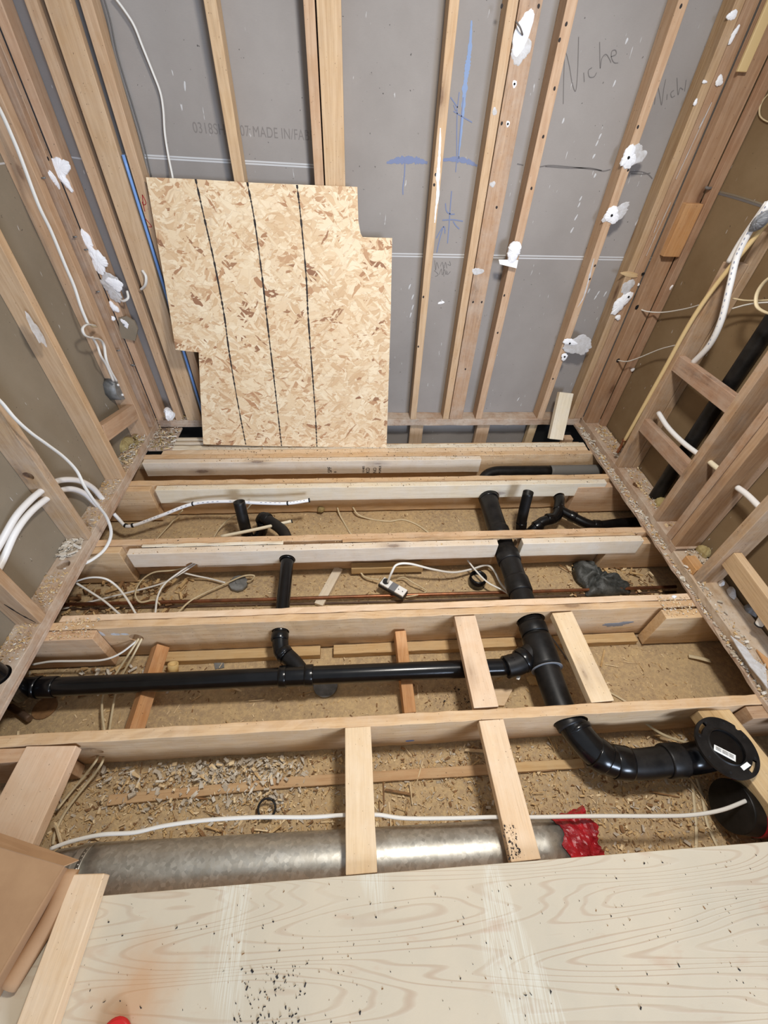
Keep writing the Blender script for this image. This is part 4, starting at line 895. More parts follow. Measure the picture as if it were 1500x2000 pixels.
# right wall
xp = 1.556
cp = pipe('supply_pipe', [Py(1216, 868, 1.93), Py(1290, 735, 1.90), Py(1370, 596, 1.86), Py(1500, 432, 1.78), Py(1570, 345, 1.73)], .0095, M_CPVC, 'long yellowed pipe slanting up the right wall from a copper fitting')
ring_band('crimp_ring', Py(1219, 860, 1.93), (0, -.1, 1), .0125, .01, M_COPPER, cp, 16)
cf = pipe('copper_stub', [Py(1206, 884, 1.93), Py(1212, 874, 1.93), Py(1218, 862, 1.93)], .0085, M_COPPER, 'short copper stub under the foot of the yellowed pipe')
cp2 = pipe('supply_pipe', [Py(1226, 868, 1.95), Py(1247, 822, 1.93), Py(1275, 770, 1.925)], .0085, M_CPVC, 'second thin yellowed pipe hidden behind the long slanting one')
ring_band('crimp_ring', Py(1225, 870, 1.95), (0, 0, 1), .012, .012, M_COPPER, cp2, 16); ring_band('crimp_ring', Py(1269, 784, 1.925), (0, 0, 1), .0105, .008, M_BLACK, cp2, 16); ring_band('crimp_ring', Py(1267, 796, 1.925), (0, 0, 1), .0105, .008, M_BLACK, cp2, 16)
pw = [Px(1352, 710, 1.60), Px(1385, 675, 1.59), Px(1408, 628, 1.57), Px(1425, 560, 1.55), Px(1440, 500, 1.54), Px(1468, 445, 1.53), Px(1505, 395, 1.53)]
px3 = pipe('water_pipe', pw, .0125, M_PEX, 'fat white printed pipe curving down the right wall to the upper block', n=6)
for a in range(1, 6):
    off = Vector((-.011, -.006, .002)); strokes('print_line', [[pw[a].lerp(pw[a + 1] if a < 6 else pw[a], t) + off, pw[a].lerp(pw[a + 1] if a < 6 else pw[a], t + .07) + off] for t in (.05, .22, .4, .58, .76)], .003, (-1, -.5, 0), M_CHALKB, px3)
pipe('water_pipe', [Px(1424, 512, 1.56), Px(1450, 468, 1.555), Px(1500, 396, 1.55)], .012, M_PEX, 'second white pipe leaving the top of the short cut-off stud')
tag(blob('pipe_clip', Px(1487, 432, 1.53), (-1, -.3, 0), (0, -.5, 1), .040, .022, .03, M_GREYP, None, 5, .12), 'grey plastic clip at the right edge on the fat white pipe', 'clip')
pipe('water_pipe', [Px(1286, 806, 1.60), Px(1305, 835, 1.60), Px(1335, 865, 1.61), Px(1372, 893, 1.62)], .0115, M_PEX, 'white pipe crossing in front of the black vent between two studs')
pipe('water_pipe', [Px(1386, 902, 1.625), Px(1398, 912, 1.625), Px(1404, 917, 1.625)], .0115, M_PEXY, 'tiny cream pipe piece seen between two right wall studs')
pipe('water_pipe', [Px(1440, 952, 1.63), Px(1460, 967, 1.63), Px(1487, 994, 1.62)], .012, M_PEX, 'white pipe leaving a hole in the doubled right stud')
px4 = pipe('water_pipe', [Px(1481, 1222, 1.60), Px(1492, 1204, 1.60), Px(1512, 1172, 1.60)], .0135, M_WHITEP, 'white capped pipe hanging at the right edge above the rubble')
ring_band('crimp_ring', Px(1482, 1220, 1.60), (0, .1, 1), .016, .006, M_BLACK, px4, 16); ring_band('crimp_ring', Px(1499, 1192, 1.60), (0, .1, 1), .016, .008, M_BLACK, px4, 16)
tag(sweep('vent_pipe', [(1.665, 1.605, .03), (1.665, 1.610, .5), (1.668, 1.612, 1.0), (1.67, 1.612, 1.9)], .033, M_ABSD, None, 28), 'black vent pipe rising between studs on the right wall', 'pipe')
tag(sweep('copper_pipe', [Pz(118, 1181, -.215), Pz(500, 1171, -.215), Pz(800, 1162, -.215), Pz(1050, 1155, -.215), Pz(1320, 1146, -.215)], .0085, M_COPPER, None, 14), 'long copper pipe along the bottom of the third bay', 'pipe')
tag(sweep('copper_pipe', [Pz(118, 1190, -.242), Pz(500, 1181, -.242), Pz(800, 1174, -.242), Pz(1320, 1156, -.242)], .006, M_COPPERD, None, 12), 'dull tarnished copper pipe beside the bright one in the third bay', 'pipe')
tag(sweep('copper_pipe', [Pz(20, 1380, -.235), Pz(58, 1404, -.22)], .012, M_COPPERD, None, 12), 'short dull pipe stub under the left end of the cross pipe', 'pipe')

# ================================================================== CABLES
def cable(pts, label, mat=M_WIRE, r=.0050, flat=.6, name='electric_cable', n=7):
    return tag(sweep(name, pts, r, mat, None, 8, flat=flat, n=n), label, 'cable')
cable([Py(222, -8, 2.46), Py(243, 20, 2.46), Py(262, 50, 2.46), Py(278, 90, 2.462), Py(298, 140, 2.465), Py(313, 180, 2.465), Py(319, 215, 2.465), Py(322, 260, 2.46), Py(329, 305, 2.45), Py(338, 350, 2.42), Py(345, 400, 2.40)], 'white cable hanging over the back drywall into the strand board top', r=.0075)
cable([Py(197, -6, 2.47), Py(210, 40, 2.47), Py(225, 110, 2.47), Py(255, 210, 2.47), Py(275, 280, 2.47), Py(290, 345, 2.47)], 'thin grey wire beside the stud with red crayon marks, left one', M_WIREG, .0032)
cable([Py(203, -6, 2.475), Py(216, 40, 2.475), Py(231, 110, 2.475), Py(261, 210, 2.475), Py(281, 280, 2.475), Py(296, 345, 2.475)], 'thin grey wire beside the stud with red crayon marks, right one', M_WIREG, .0032)
tag(sweep('conduit', [(-.947, 2.404, 1.36), (-.946, 2.404, .9), (-.947, 2.404, .5), (-.946, 2.404, ZT)], .007, M_BLUE, None, 12), 'thin blue conduit running down between two left studs', 'conduit')
cable([Px(-30, 165, LX + .012), Px(0, 215, LX + .012), Px(25, 270, LX + .012), Px(42, 312, LX + .012), Px(75, 400, LX + .012), Px(100, 452, LX + .012), Px(128, 520, LX + .012), Px(145, 560, LX + .012), Px(158, 600, LX + .012), Px(172, 634, LX + .012)], 'white cable running down the left wall stud to the loop', r=.0075)
cable([Px(172, 632, LX + .012), Px(182, 638, LX + .01), Px(188, 638, LX)], 'short cable end entering the stud below the long left cable', M_WIREY, .006)
cable([Px(186, 636, LX), Px(170, 634, LX + .02), Px(161, 642, LX + .02), Px(166, 655, LX + .02), Px(180, 660, LX + .02), Px(195, 663, LX + .01), Px(203, 675, LX), Px(207, 700, LX), Px(215, 722, LX - .01), Px(228, 745, LX - .02)], 'looped white cable above the steel box, right strand', r=.007)
cable([Px(180, 658, LX + .01), Px(190, 675, LX), Px(197, 695, LX), Px(209, 715, LX - .01), Px(222, 745, LX - .02)], 'white cable strand entering the steel box, left strand', r=.006)
cable([Px(-25, 765, -1.20), Px(0, 783, -1.20), Px(30, 818, -1.19), Px(60, 845, -1.18), Px(92, 868, -1.17), Px(125, 893, -1.16), Px(150, 920, -1.15), Px(165, 950, -1.14), Px(185, 980, -1.135), Px(208, 1010, -1.14), Px(217, 1042, -1.15), Px(205, 1072, -1.18), Px(180, 1093, -1.22), Px(155, 1104, -1.26), Pz(128, 1112, .052), Pz(124, 1112, .02)], 'long white cable sweeping from the left edge into the plate hole', r=.0075)
cable([Py(278, 528, BY - .002), Py(285, 540, BY - .02), Py(284, 556, BY - .02), Py(275, 566, BY - .002)], 'short curved white cable stub in the left corner', r=.007)
cable([Py(248, 568, BY + .0), Py(250, 582, BY - .02), Py(240, 588, BY - .02), Py(232, 583, BY + .0)], 'tiny curled cable below the plaster crust, left corner', r=.006)
box_ = empty('junction_box', Px(225, 757, -1.30)); tag(box_, 'round steel electrical box on the left drywall with cables entering', 'electrical box')
cb = Px(226, 758, -1.305); sweep('box_body', [cb + Vector((-.03, 0, 0)), cb + Vector((.030, 0, 0))], .066, M_STEEL, box_, 8, smooth_pts=False)
for k, (a, b) in enumerate(((-.02, .03), (.02, .03), (-.02, -.03), (.02, -.03))): sweep('clamp_screw', [cb + Vector((.028, a, b)), cb + Vector((.036, a, b))], .007, M_WHITEP, box_, 8, smooth_pts=False)
# second bay
Zf = -.245
cable([Pz(357, 996, -.14), Pz(340, 1015, -.19), Pz(322, 1035, -.22), Pz(303, 1056, -.24)], 'cream cable crossing the second bay under the printed pipe', M_WIREY)
cable([Pz(492, 983, -.06), Pz(475, 1000, -.12), Pz(450, 1012, -.17), Pz(430, 1030, -.2), Pz(417, 1050, -.22)], 'cable passing behind the left open upright pipe', M_WIREY)
cable([Py(659, 991, 1.836), Pz(664, 1006, -.23), Pz(674, 1024, Zf), Pz(688, 1048, Zf)], 'short cream cable left of the longer one in the second bay', M_WIREY)
cable([Py(689, 990, 1.836), Pz(700, 1005, -.22), Pz(725, 1014, Zf), Pz(760, 1018, Zf), Pz(787, 1015, Zf), Pz(815, 1025, Zf), Pz(842, 1044, Zf)], 'long cream cable snaking across the second bay floor', M_WIREY)
# third bay
cable([Py(384, 1100, 1.39), Pz(350, 1122, -.14), Pz(315, 1140, -.17), Pz(260, 1155, -.20), Pz(190, 1172, -.22), Pz(120, 1190, -.235)], 'white cable from the notch running left to the wall in the third bay', M_WIRE)
cable([Py(380, 1098, 1.39), Pz(350, 1118, -.12), Pz(322, 1140, -.13), Pz(308, 1165, -.14), Pz(303, 1200, -.15)], 'white cable from the notch dropping towards the doubled joist', M_WIRE)
cable([Pz(146, 1136, -.08), Pz(175, 1128, -.06), Pz(205, 1130, -.06), Pz(228, 1145, -.09), Pz(248, 1170, -.12), Pz(266, 1200, -.15)], 'white cable arching from the left plate in the third bay', M_WIRE)
cable([Pz(148, 1138, -.09), Pz(175, 1155, -.11), Pz(205, 1175, -.14), Pz(236, 1202, -.16)], 'white cable running straight from the left plate in the third bay', M_WIRE)
cable([Py(362, 1108, 1.37), Pz(335, 1114, -.14), Pz(300, 1118, -.15), Pz(275, 1135, -.17), Pz(264, 1160, -.19), Pz(274, 1176, -.2), Pz(300, 1172, -.2), Pz(312, 1180, -.2)], 'cream looped cable left of the notch in the third bay', M_WIREY)
cable([Pz(355, 1118, -.16), Pz(385, 1125, -.2), Pz(410, 1130, -.22), Pz(440, 1138, -.22)], 'white cable from the notch to the round grey box', M_WIRE)
cable([Pz(344, 1200, -.17), Pz(370, 1175, -.2), Pz(400, 1158, -.21), Pz(440, 1140, -.21), Pz(475, 1125, -.2), Pz(496, 1124, -.2), Pz(493, 1132, -.215), Pz(482, 1137, -.225)], 'cream cable hooking over the round grey box', M_WIREY)
jb = empty('junction_box', Pz(466, 1140, -.25)); tag(jb, 'round grey electrical box on the third bay floor', 'electrical box')
c = Pz(466, 1140, -.235); sweep('box_body', [c - Vector((0, 0, .015)), c + Vector((0, 0, .012))], .046, M_STEEL, jb, 10, smooth_pts=False); sweep('cover_knob', [c, c + Vector((0, 0, .02))], .012, M_STEEL, jb, 10, smooth_pts=False)
cable([Py(700, 1106, 1.38), Pz(706, 1120, -.22), Pz(716, 1128, -.22), Pz(740, 1132, -.2)], 'cream cable entering the left end of the white plug block', M_WIREY)
cable([Pz(757, 1138, -.15), Pz(765, 1118, -.10), Pz(775, 1103, -.08), Pz(800, 1101, -.09), Pz(845, 1112, -.13), Pz(885, 1118, -.17), Pz(920, 1112, -.19), Pz(950, 1104, -.2), Pz(965, 1115, -.2), Pz(978, 1140, -.2), Pz(996, 1160, -.2)], 'white cord plugged into the white plug block', M_WIRE, .006, .9)
cable([Py(913, 1094, 1.37), Pz(930, 1115, -.17), Pz(952, 1137, -.17), Pz(980, 1152, -.18), Pz(1000, 1165, -.19)], 'white cable curving past the black coupling ring', M_WIRE)
cable([Pz(793, 1166, -.2), Pz(815, 1162, -.21), Pz(832, 1156, -.22), Pz(828, 1150, -.22), Pz(805, 1137, -.2), Pz(790, 1128, -.21), Pz(776, 1130, -.22)], 'cream lead looping beside the plug block', M_WIREY, .004, .8)
plug = empty('plug_block', Pz(765, 1147, -.25)); tag(plug, 'white and black plug block with a cord, lying in the third bay', 'electrical connector')
a1, a2 = Pz(744, 1133, -.165), Pz(792, 1160, -.165); dd = (a2 - a1); Ld = dd.length; dn = dd.normalized(); sd = Vector((-dn.y, dn.x, 0))
beam('housing', a1 - Vector((0, 0, .016)), a2 - Vector((0, 0, .016)), .052, .020, sd, M_BLACK, plug)
beam('face_plate', a1 + dn * .006, a1 + dn * Ld * .40, .046, .012, sd, M_WHITEP, plug); beam('middle_band', a1 + dn * Ld * .40, a1 + dn * Ld * .64, .048, .010, sd, M_GREYP, plug)
beam('face_plate', a1 + dn * Ld * .64, a2 - dn * .002, .046, .012, sd, M_WHITEP, plug)
cc = a1 + dn * Ld * .2 + Vector((0, 0, .006)); sweep('plug_socket', [cc, cc + Vector((0, 0, .012))], .015, M_BLACK, plug, 16, smooth_pts=False)
for t in (.72, .88): sweep('screw_hole', [a1 + dn * Ld * t + Vector((0, 0, .0055)), a1 + dn * Ld * t + Vector((0, 0, .0068))], .003, M_HOLE, plug, 8, smooth_pts=False)
beam('support_foot', a1 + dn * Ld * .5 - Vector((0, 0, .082)), a1 + dn * Ld * .5 - Vector((0, 0, .02)), .02, .012, sd, M_BLACK, plug)
c = Pz(933, 1133, -.215)
tag(sweep('coupling_ring', [c + Vector((0, 0, -.03)), c + Vector((0, .004, .025))], .045, M_ABS, None, 28, hollow=.80, mat2=M_FLOOR, smooth_pts=False), 'short black coupling ring standing in the third bay by the big drain', 'pipe fitting')
tag(lumber_px('wood_offcut', [(655, 1108), (668, 1109), (611, 1178), (633, 1182)], -.225, .02, W_GREYW), 'grey offcut lying across the third bay right of the small drain', 'offcut')
# fourth bay cables
cable([Pz(63, 1298, -.14), Pz(100, 1292, -.13), Pz(150, 1291, -.13), Pz(200, 1289, -.12), Pz(235, 1276, -.11), Pz(270, 1249, -.085)], 'white cable running from the left wall to the bored joist hole', M_WIRE)
cable([Pz(271, 1247, -.08), Pz(250, 1280, -.12), Pz(225, 1318, -.17), Pz(204, 1350, -.2), Pz(199, 1385, -.2), Pz(204, 1430, -.18)], 'left of two cables from the bored hole passing under the cross pipe', M_WIREY)
cable([Pz(277, 1247, -.08), Pz(260, 1280, -.12), Pz(238, 1320, -.17), Pz(226, 1355, -.2), Pz(219, 1390, -.2), Pz(213, 1430, -.18)], 'right of two cables from the bored hole passing under the cross pipe', M_WIREY)
cable([Pz(1072, 1238, -.12), Pz(1090, 1262, -.16), Pz(1110, 1290, -.2), Pz(1130, 1312, -.22)], 'grey cable right of the big drain disappearing under the pale block', M_WIREG)
cable([Pz(1190, 1352, Zf), Pz(1205, 1360, Zf), Pz(1225, 1372, Zf)], 'short cable piece behind the nearest joist right of the pale block', M_WIREY)
tr_ = sweep('tape_roll', [Pz(338, 1312, -.235), Pz(338, 1296, -.20)], .022, M_TAPE, None, 24, hollow=.7, smooth_pts=False); tag(tr_, 'small tan roll lying behind the cross pipe at the left', 'roll')
tag(poly('metal_plate', [Pz(418, 1293, -.245), Pz(437, 1293, -.245), Pz(438, 1304, -.245), Pz(420, 1307, -.245)], .003, (0, 0, 1), M_STEEL), 'small grey metal plate on the floor behind the cross pipe', 'plate')
c = Pz(636, 1340, -.245); tag(sweep('floor_disc', [c, c + Vector((0, 0, .014))], .052, M_STEEL, None, 28, smooth_pts=False), 'round grey box lid on the floor under the cross pipe', 'lid')
c = Pz(88, 1383, -.247); tag(sweep('floor_disc', [c, c + Vector((0, 0, .004))], .045, M_CHIP3, None, 28, smooth_pts=False), 'faint round wooden disc under the left end of the cross pipe', 'disc')
tag(sweep('flat_cable_offcut', [Pz(1345, 1281, -.235), Pz(1365, 1285, -.23), Pz(1388, 1291, -.225)], .010, M_WIREY, None, 8, flat=.4), 'short bent cable offcut on the right bay floor', 'cable')
tag(poly('wood_offcut', [Pz(960, 1345, -.235), Pz(1002, 1345, -.235), Pz(985, 1378, -.235), Pz(962, 1378, -.235)], .012, (0, 0, 1), W_NEW), 'wedge-shaped pale offcut on the floor left of the big drain', 'offcut')
tag(blob('yellow_scrap', Pz(1042, 1330, -.245), (0, 0, 1), (1, 0, 0), .03, .022, .012, M_CPVC, None, 9, .3), 'yellow scrap on the floor beside the wye of the big drain', 'scrap')
# near bay
cable([Py(192, 1470, .54), Pz(188, 1485, -.14), Pz(165, 1515, -.18), Pz(140, 1545, -.2), Pz(112, 1580, -.2)], 'left of two cables leaving the nearest joist', M_WIREY)
cable([Py(203, 1470, .54), Pz(199, 1490, -.15), Pz(178, 1520, -.19), Pz(150, 1555, -.21), Pz(125, 1590, -.225), Pz(108, 1625, -.23), Pz(103, 1650, -.24)], 'right of two cables leaving the nearest joist', M_WIREY)
cable([Pz(98, 1658, -.05), Pz(140, 1643, -.05), Pz(200, 1630, -.05), Pz(262, 1626, -.05), Pz(320, 1613, -.05), Pz(400, 1602, -.05), Pz(500, 1596, -.05), Pz(600, 1596, -.05), Pz(670, 1592, -.05), Pz(735, 1591, -.05), Pz(790, 1598, -.05), Pz(880, 1598, -.05), Pz(960, 1596, -.05), Pz(1040, 1596, -.05), Pz(1160, 1594, -.05), Pz(1280, 1594, -.05), Pz(1350, 1592, -.055), Pz(1410, 1582, -.06), Pz(1462, 1562, -.07)], 'long white cable running along the steel duct to the flange', M_WIRE, .006)
cable([Pz(1258, 1410, -.15), Pz(1280, 1426, -.18), Pz(1305, 1439, -.2), Pz(1345, 1452, -.22)], 'frayed cable end behind the curved drain', M_WIREY, .006)
cable([Pz(1352, 1530, Zf), Pz(1357, 1580, Zf), Pz(1360, 1620, Zf), Pz(1360, 1660, Zf)], 'left of two floor cables between the curved drain and the plywood', M_WIREY, .006)
cable([Pz(1360, 1520, Zf), Pz(1372, 1560, Zf), Pz(1382, 1610, Zf), Pz(1402, 1655, Zf)], 'right of two floor cables between the curved drain and the plywood', M_WIREY, .006)
c = Pz(521, 1583, -.20)
def torus(name, c, R, r, mat, label, cat, tilt=(0, 0, 1)):
    t = Vector(tilt).normalized(); u = t.orthogonal().normalized(); w = t.cross(u)
    pts = [Vector(c) + (u * math.cos(a) + w * math.sin(a)) * R for a in (2 * math.pi * k / 24 for k in range(25))]
    return tag(sweep(name, pts, r, mat, None, 8, smooth_pts=False), label, cat)
torus('rubber_ring', Pz(521, 1579, -.21), .030, .004, M_BLACK, 'thin black ring lying in the plaster rubble', 'ring', (0, -.4, 1))
# right wall cables
cable([Px(1244, 600, 1.60), Px(1262, 608, 1.62), Px(1295, 610, 1.66), Px(1340, 603, 1.66), Px(1372, 594, 1.64)], 'upper white cable from a corner stud hole to the yellowed pipe', M_WIRE, .0055)
cable([Px(1207, 704, 1.60), Px(1225, 706, 1.61), Px(1250, 698, 1.63), Px(1290, 682, 1.64), Px(1330, 672, 1.62)], 'lower white cable from a corner stud hole to the yellowed pipe', M_WIRE, .0055)
for o_ in ((1244, 600), (1207, 704)): blob('cable_hole', Py(*o_, 2.3385), NB, (0, 0, 1), .012, .010, .002, M_HOLE, R1, 3, .15, 12)
cable([Px(1432, 583, 1.62), Px(1460, 587, 1.64), Px(1510, 586, 1.64)], 'upper cream cable crossing at the right edge', M_WIREY, .0055)
cable([Px(1430, 603, 1.62), Px(1455, 596, 1.63), Px(1480, 592, 1.63), Px(1515, 590, 1.62)], 'lower cream cable crossing at the right edge', M_WIRE, .0055)
cable([Px(1515, 535, 1.56), Px(1492, 552, 1.56), Px(1478, 575, 1.56), Px(1478, 598, 1.56), Px(1495, 610, 1.56), Px(1515, 614, 1.56)], 'thick cream cable loop at the right edge beside the black vent', M_WIREY, .008)
cable([Px(1512, 172, 1.70), Px(1488, 200, 1.70), Px(1484, 225, 1.70), Px(1500, 238, 1.70), Px(1515, 236, 1.70)], 'thin tan wire loop on the brown drywall, top right', M_WIREY, .004)
for k, (px, py) in enumerate(((1309, 563), (1236, 722))):
    tag(blob('plaster_dab', Px(px, py, 1.69), (-1, -.4, 0), (0, -.3, 1), .018 - .004 * k, .010, .010, M_PLASTER, None, 80 + k, .25), ('upper' if k == 0 else 'lower') + ' white dab on the edge of the brown drywall', 'plaster')
tag(sweep('wire_stub', [Py(1378, 366, 2.32), Py(1384, 368, 2.31), Py(1392, 367, 2.32)], .006, M_PENCIL, None, 8), 'dark short wire stub above the nailed two-tone block', 'cable')

# ================================================================== NEAR FLOOR
PE = [Pz(-40, 1768, .018), Pz(205, 1750, .018), Pz(750, 1704, .018), Pz(1500, 1644, .018)]
ply = tag(box('plywood_sheet', -1.6, 2.2, -0.75, .1195, 0.0, .018, M_PLY, bev=.001), 'broad pale plywood subfloor sheet in the foreground', 'plywood')
bb = tag(lumber_px('loose_board', [(143, 1707), (203, 1706), (-3, 2090), (82, 2070)], .058, .038, W_NEW), 'pale board lying on the plywood beside the cardboard box', 'board')
carb = empty('cardboard_box', Pz(0, 1800, .018)); tag(carb, 'flattened brown cardboard box in the lower left corner', 'box')
zt = .10
P1, P2, P3 = Pz(125, 1693, zt), Pz(-220, 1592, zt), Pz(-60, 2008, zt); P4 = P2 + (P3 - P1)
poly('top_panel', [P1, P2, P4, P3], .004, (0, 0, 1), M_CARD, carb)
e1 = Pz(154, 1681, .075); e2 = Pz(-200, 1560, .075)
def quad(name, a, b, c, d, mat, parent, th=.003):
    nn = (Vector(b) - Vector(a)).cross(Vector(c) - Vector(a)).normalized()
    return poly(name, [a, b, c, d], th, nn, mat, parent)
quad('rear_flap', P1, P2, e2, e1, M_CARD, carb)
lo = lambda v, z=.020, k=(0, 0): Vector((v.x + k[0], v.y + k[1], z))
quad('side_panel', P1, P3, lo(P3, k=(-.015, 0)), lo(P1, k=(-.015, 0)), M_CARD, carb)
sweep('curled_flap', [lo(P1, .05, (-.005, .0)), lo(P1.lerp(P3, .35), .045, (.012, 0)), lo(P1.lerp(P3, .8), .035, (.0, 0))], .022, M_CARD, carb, 14, flat=.8)
c = Pz(226, 2030, .02)
tag(sweep('red_cap', [c, c + Vector((0, 0, .012)), c + Vector((0, 0, .016))], .036, M_REDP, None, 28, smooth_pts=False, radii=[.034, .036, .030]), 'red plastic cap cut off by the bottom edge, on the plywood', 'cap')

# black plastic bag in the third bay
def bag():
    bm = bmesh.new(); rs = random.Random(5); out = [(1117, 1102), (1135, 1100), (1150, 1104), (1160, 1108), (1168, 1120), (1190, 1130), (1215, 1137), (1230, 1148), (1228, 1162), (1200, 1166), (1168, 1167), (1145, 1165), (1140, 1150), (1125, 1135), (1118, 1120)]
    P = spline([Pz(x, y, -.235) for x, y in out] + [Pz(1117, 1102, -.235)], 4)[:-1]; n = len(P); c = sum(P, Vector()) / n; prev = None; rings = []
    for q, z in ((1, 0), (.95, .02), (.80, .045), (.6, .035), (.4, .055), (.2, .04)):
        rings.append([bm.verts.new(c + (p - c) * q + Vector((0, 0, z + (math.sin(k_ * .9 + q * 9) * .012 + math.sin(k_ * .37) * .010 if z else 0)))) for k_, p in enumerate(P)])
    cv = bm.verts.new(c + Vector((0, 0, .045)))
    for a, b in zip(rings, rings[1:]):
        for k in range(n): bm.faces.new((a[k], a[(k + 1) % n], b[(k + 1) % n], b[k]))
    for k in range(n): bm.faces.new((rings[-1][k], rings[-1][(k + 1) % n], cv))
    bm.faces.new(list(reversed(rings[0]))); bmesh.ops.recalc_face_normals(bm, faces=bm.faces[:])
    o = settle(link('plastic_bag', mesh_from(bm, 'plastic_bag'), M_BAG, smooth=True), Matrix.Identity(4), None)
    return tag(o, 'crumpled black plastic piece near the right wall in the third bay', 'plastic')
bag()
tag(blob('plaster_lump', Pz(1316, 1166, .0), (0, 0, 1), (1, 0, 0), .010, .008, .010, M_PLASTER, None, 90, .25), 'white pebble on the doubled joist near the right wall', 'plaster')
for k, (px, py, r_) in enumerate(((1428, 1158, .030), (1465, 1192, .032), (1408, 1140, .018))):
    tag(blob('rubble_stone', Pz(px, py, .062), (0, 0, 1), (.3, 1, 0), r_, r_ * .6, .018, (M_SMEAR, M_GREYP, M_PLASTER)[k], None, 92 + k, .3, 12), ('long whitish', 'dark grey', 'small white')[k] + ' rubble lump on the broken outer edge of the right plate', 'rubble')
w_ = [Pz(x, y, .068) for x, y in ((1427, 1241), (1457, 1264), (1473, 1287), (1495, 1303), (1500, 1345), (1487, 1327), (1465, 1301), (1440, 1263))]
tag(poly('membrane_scrap', w_, .004, (0, 0, 1), M_SMEAR), 'pointed pale membrane scrap on the near right plate', 'scrap')
tag(poly('wood_splinter', [Pz(1478, 1268, .07), Pz(1530, 1310, .07), Pz(1530, 1330, .07), Pz(1500, 1305, .07)], .006, (0, 0, 1), W_ORANGE), 'orange splinter of wood at the right edge on the plate', 'splinter')
tag(blob('knot_clump', Pz(626, 996, -.22), (0, 0, 1), (1, 0, 0), .022, .022, .03, M_INSUL, None, 99, .3, 14), 'small crumpled clump at the foot of the second joist', 'clump')
tag(blob('plaster_lump', Px(332, 810, -1.1), (.2, -.6, .8), (1, 0, 0), .030, .035, .05, M_PLASTER, None, 101, .35), 'white crumbly lump on the back plate between two left corner studs', 'plaster')
tag(blob('insulation_lump', Pz(245, 870, .06), (0, 0, 1), (.3, 1, 0), .06, .045, .04, M_INSUL, None, 102, .25), 'yellowish insulation lump on the left plate under the sloping block', 'insulation')
tag(blob('insulation_lump', Pz(1292, 985, .06), (0, 0, 1), (.3, 1, 0), .05, .03, .03, M_INSUL, None, 103, .25), 'insulation tuft at the foot of the black vent', 'insulation')
tag(blob('insulation_lump', Pz(1372, 1080, .06), (0, 0, 1), (.3, 1, 0), .03, .025, .04, M_INSUL, None, 104, .3), 'insulation tuft in front of the doubled right stud', 'insulation')
tag(blob('wet_stain_patch', Py(797, 1447, .5178), NB, (1, 0, 0), .022, .012, .0008, M_CHALKB, J5, 7, .2), None, None)

# ================================================================== LOOSE DEBRIS (nobody could count it)
SAW = [M_CHIP1, M_CHIP2, M_CHIP1, M_CHIP3]
chips('wood_shavings', 'sawdust and shavings on the second bay floor', [(.30, .75, 1.46, 1.83), (-1.2, .3, 1.46, 1.83), (.85, 1.5, 1.46, 1.83)], 2600, (.004, .013), SAW, -.25, 11, slender=1.6, pile=.006)
chips('wood_shavings', 'sawdust and splinters on the third bay floor', [(-1.25, .75, 1.03, 1.39), (.85, 1.5, 1.03, 1.39)], 3200, (.004, .014), SAW, -.25, 12, slender=1.8, pile=.008)
chips('broken_wood_pieces', 'heap of splintered wood at the right end of the third bay', [(1.12, 1.62, 1.10, 1.37)], 260, (.02, .06), [M_CHIP1, M_CHIP3, M_CHIP2], -.25, 13, slender=1.8, pile=.03)
chips('broken_wood_pieces', 'heap of splintered wood at the left end of the third bay', [(-1.4, -.85, 1.12, 1.37)], 260, (.02, .055), [M_CHIP1, M_CHIP3], -.25, 14, slender=1.6, pile=.03)
chips('wood_shavings', 'curled shavings scattered on the fourth bay floor', [(-1.4, .75, .56, .94), (.85, 1.55, .56, .94)], 2300, (.004, .015), [M_CHIP1, M_CHIP2, M_CHIP2, M_CHIP3], -.25, 15, slender=1.6, pile=.003)
chips('broken_wood_pieces', 'old crumbs under the left end of the cross pipe', [(-1.5, -.8, .78, .90)], 220, (.012, .045), [M_CHIP1, M_CHIPW, M_CHIP3], -.25, 16, slender=1.3, pile=.02)
chips('black_crumbs', 'dark crumbs on the floor left of the big drain', [(.28, .62, .57, .74), (.45, .6, .6, .72)], 420, (.003, .008), [M_CHAR, M_CHIP3], -.248, 17)
chips('wood_shavings', 'thick litter of chips on the near bay floor', [(-1.1, .75, .26, .51), (.75, 1.6, .26, .51), (.7, 1.5, .13, .27)], 8500, (.004, .017), [M_CHIP1, M_CHIP2, M_CHIP3, M_CHIP1, M_CHIPG], -.25, 18, slender=1.3, pile=.012)
chips('plaster_rubble', 'pale plaster rubble heaped left of the first near bridging board', [(-.52, -.28, .30, .50), (-.62, -.20, .42, .50), (-.75, -.3, .44, .50), (-.95, -.2, .36, .50)], 1100, (.005, .024), [M_CHIPW, M_CHIPG, M_CHIP2, M_CHIPG], -.25, 19, flat=.3, pile=.035)
chips('wood_splinters', 'long splinters scattered over the near bay floor', [(-1.0, 1.5, .26, .50)], 110, (.04, .11), [M_CHIP1, M_CHIP3, M_CHIP2], -.245, 20, slender=7, pile=.02)
chips('wood_splinters', 'long splinters scattered over the fourth bay floor', [(-1.2, 1.4, .57, .93)], 60, (.03, .09), [M_CHIP1, M_CHIP2], -.248, 21, slender=7, pile=.004)
chips('plaster_rubble', 'broken plaster along the ledge of the right wall', [(1.531, 1.569, 1.26, 2.35, .0165), (1.530, 1.545, .45, 1.24, .0165)], 1100, (.005, .017), [M_CHIPW, M_CHIPG, M_CHIPW, M_CHIP1], .0165, 22, flat=.3, pile=.010)
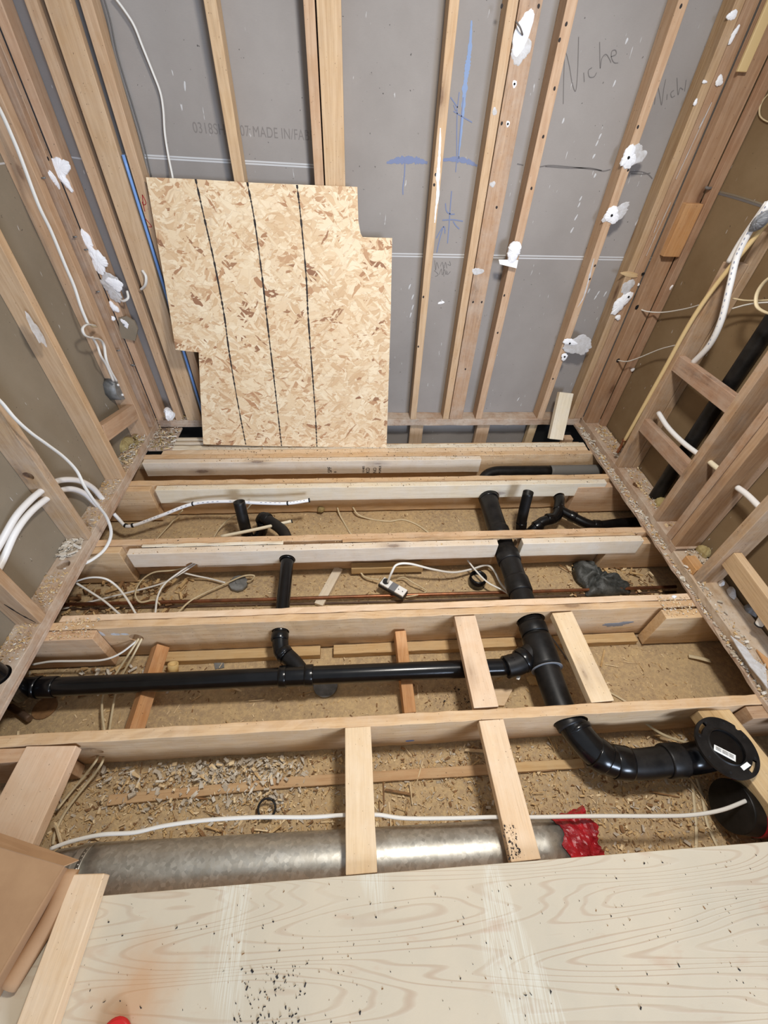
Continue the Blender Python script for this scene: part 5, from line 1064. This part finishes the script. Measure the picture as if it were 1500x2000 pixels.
chips('plaster_rubble', 'broken plaster and chips heaped on the near right plate', [(1.547, 1.585, .40, 1.15, .059), (1.60, 1.69, 1.10, 1.22, .059)], 260, (.005, .018), [M_CHIPW, M_CHIPG, M_CHIP1], .059, 23, flat=.3, pile=.012)
chips('plaster_rubble', 'white plaster flakes on the left plate by the cable hole', [(-1.335, -1.262, 1.285, 1.38, .055)], 170, (.012, .034), [M_CHIPW, M_CHIPW, M_CHIPG], .055, 24, flat=.15, pile=.02)
chips('wood_shavings', 'sawdust and crumbs along the left plate', [(-1.335, -1.245, .55, .69, .055), (-1.335, -1.245, .79, 1.20, .055), (-1.335, -1.245, 1.43, 1.82, .055), (-1.335, -1.245, 1.87, 2.22, .055)], 1700, (.004, .012), [M_CHIP1, M_CHIP2, M_CHIPW, M_CHIP1], .055, 25, pile=.006)
chips('plaster_rubble', 'pale rubble and straw in the far left corner', [(-1.33, -1.245, 1.95, 2.21, .055), (-1.30, -1.10, 2.16, 2.38, .002), (-1.24, -1.0, 2.395, 2.47, .055)], 620, (.010, .032), [M_CHIPW, M_CHIP2, M_CHIPG, M_INSUL], .0, 26, flat=.3, slender=1.6, pile=.025)
S(box('trim_13', -1.24, -1.10, 2.16, 2.40, -.012, 0.0, W_PLATE))
chips('wood_shavings', 'sawdust specks on the rearmost joist tops', [(-.9, 1.45, 2.035, 2.198, .0)], 1500, (.002, .007), [M_CHIP3, M_CHIP2, M_CHIP1, M_CHAR], .0, 27, pile=.001)
chips('wood_shavings', 'sawdust specks on the second joist and its pale board', [(-1.05, 1.45, 1.793, 1.872, .0)], 700, (.002, .006), [M_CHIP3, M_CHIP2, M_CHIP1, M_CHAR], .0, 28, pile=.001)
chips('wood_shavings', 'sawdust specks on the third joist and its pale boards', [(-1.05, .7, 1.34, 1.434, .0), (.86, 1.48, 1.342, 1.434, .0)], 700, (.002, .006), [M_CHIP3, M_CHIP2, M_CHIP1, M_CHAR], .0, 29, pile=.001)
chips('wood_shavings', 'crumbs on top of the doubled joist ends', [(-1.22, -1.06, .91, 1.0, .0), (1.37, 1.52, .90, 1.0, .0)], 420, (.004, .010), [M_CHIP1, M_CHIP2, M_CHIPW], .0, 30, pile=.004)
chips('black_crumbs', 'black specks sprinkled over the plywood sheet', [(-.35, .0, -.20, .04, .018), (-.75, 1.5, -.25, .11, .018)], 520, (.002, .006), [M_CHAR, M_CHAR, M_CHIP3], .018, 31, flat=.4, pile=0)
chips('black_crumbs', 'black specks clustered near the bottom edge of the plywood', [(-.30, -.14, -.18, -.04, .018)], 160, (.002, .007), [M_CHAR], .018, 32, flat=.4, pile=0)
chips('black_crumbs', 'black specks at the near end of the specked bridging board', [(.435, .475, .13, .21, .0)], 110, (.002, .007), [M_CHAR], .0, 33, flat=.4, pile=0)
chips('plaster_rubble', 'pale chips and shavings on the far right plate', [(1.60, 1.69, 1.33, 1.41, .055), (1.60, 1.69, 1.47, 1.86, .055), (1.60, 1.69, 1.91, 2.3, .055)], 600, (.005, .018), [M_CHIPW, M_CHIP1, M_CHIP2], .055, 34, flat=.3, pile=.008)

for o in bpy.data.objects:
    if '_w' in o.keys(): del o['_w']
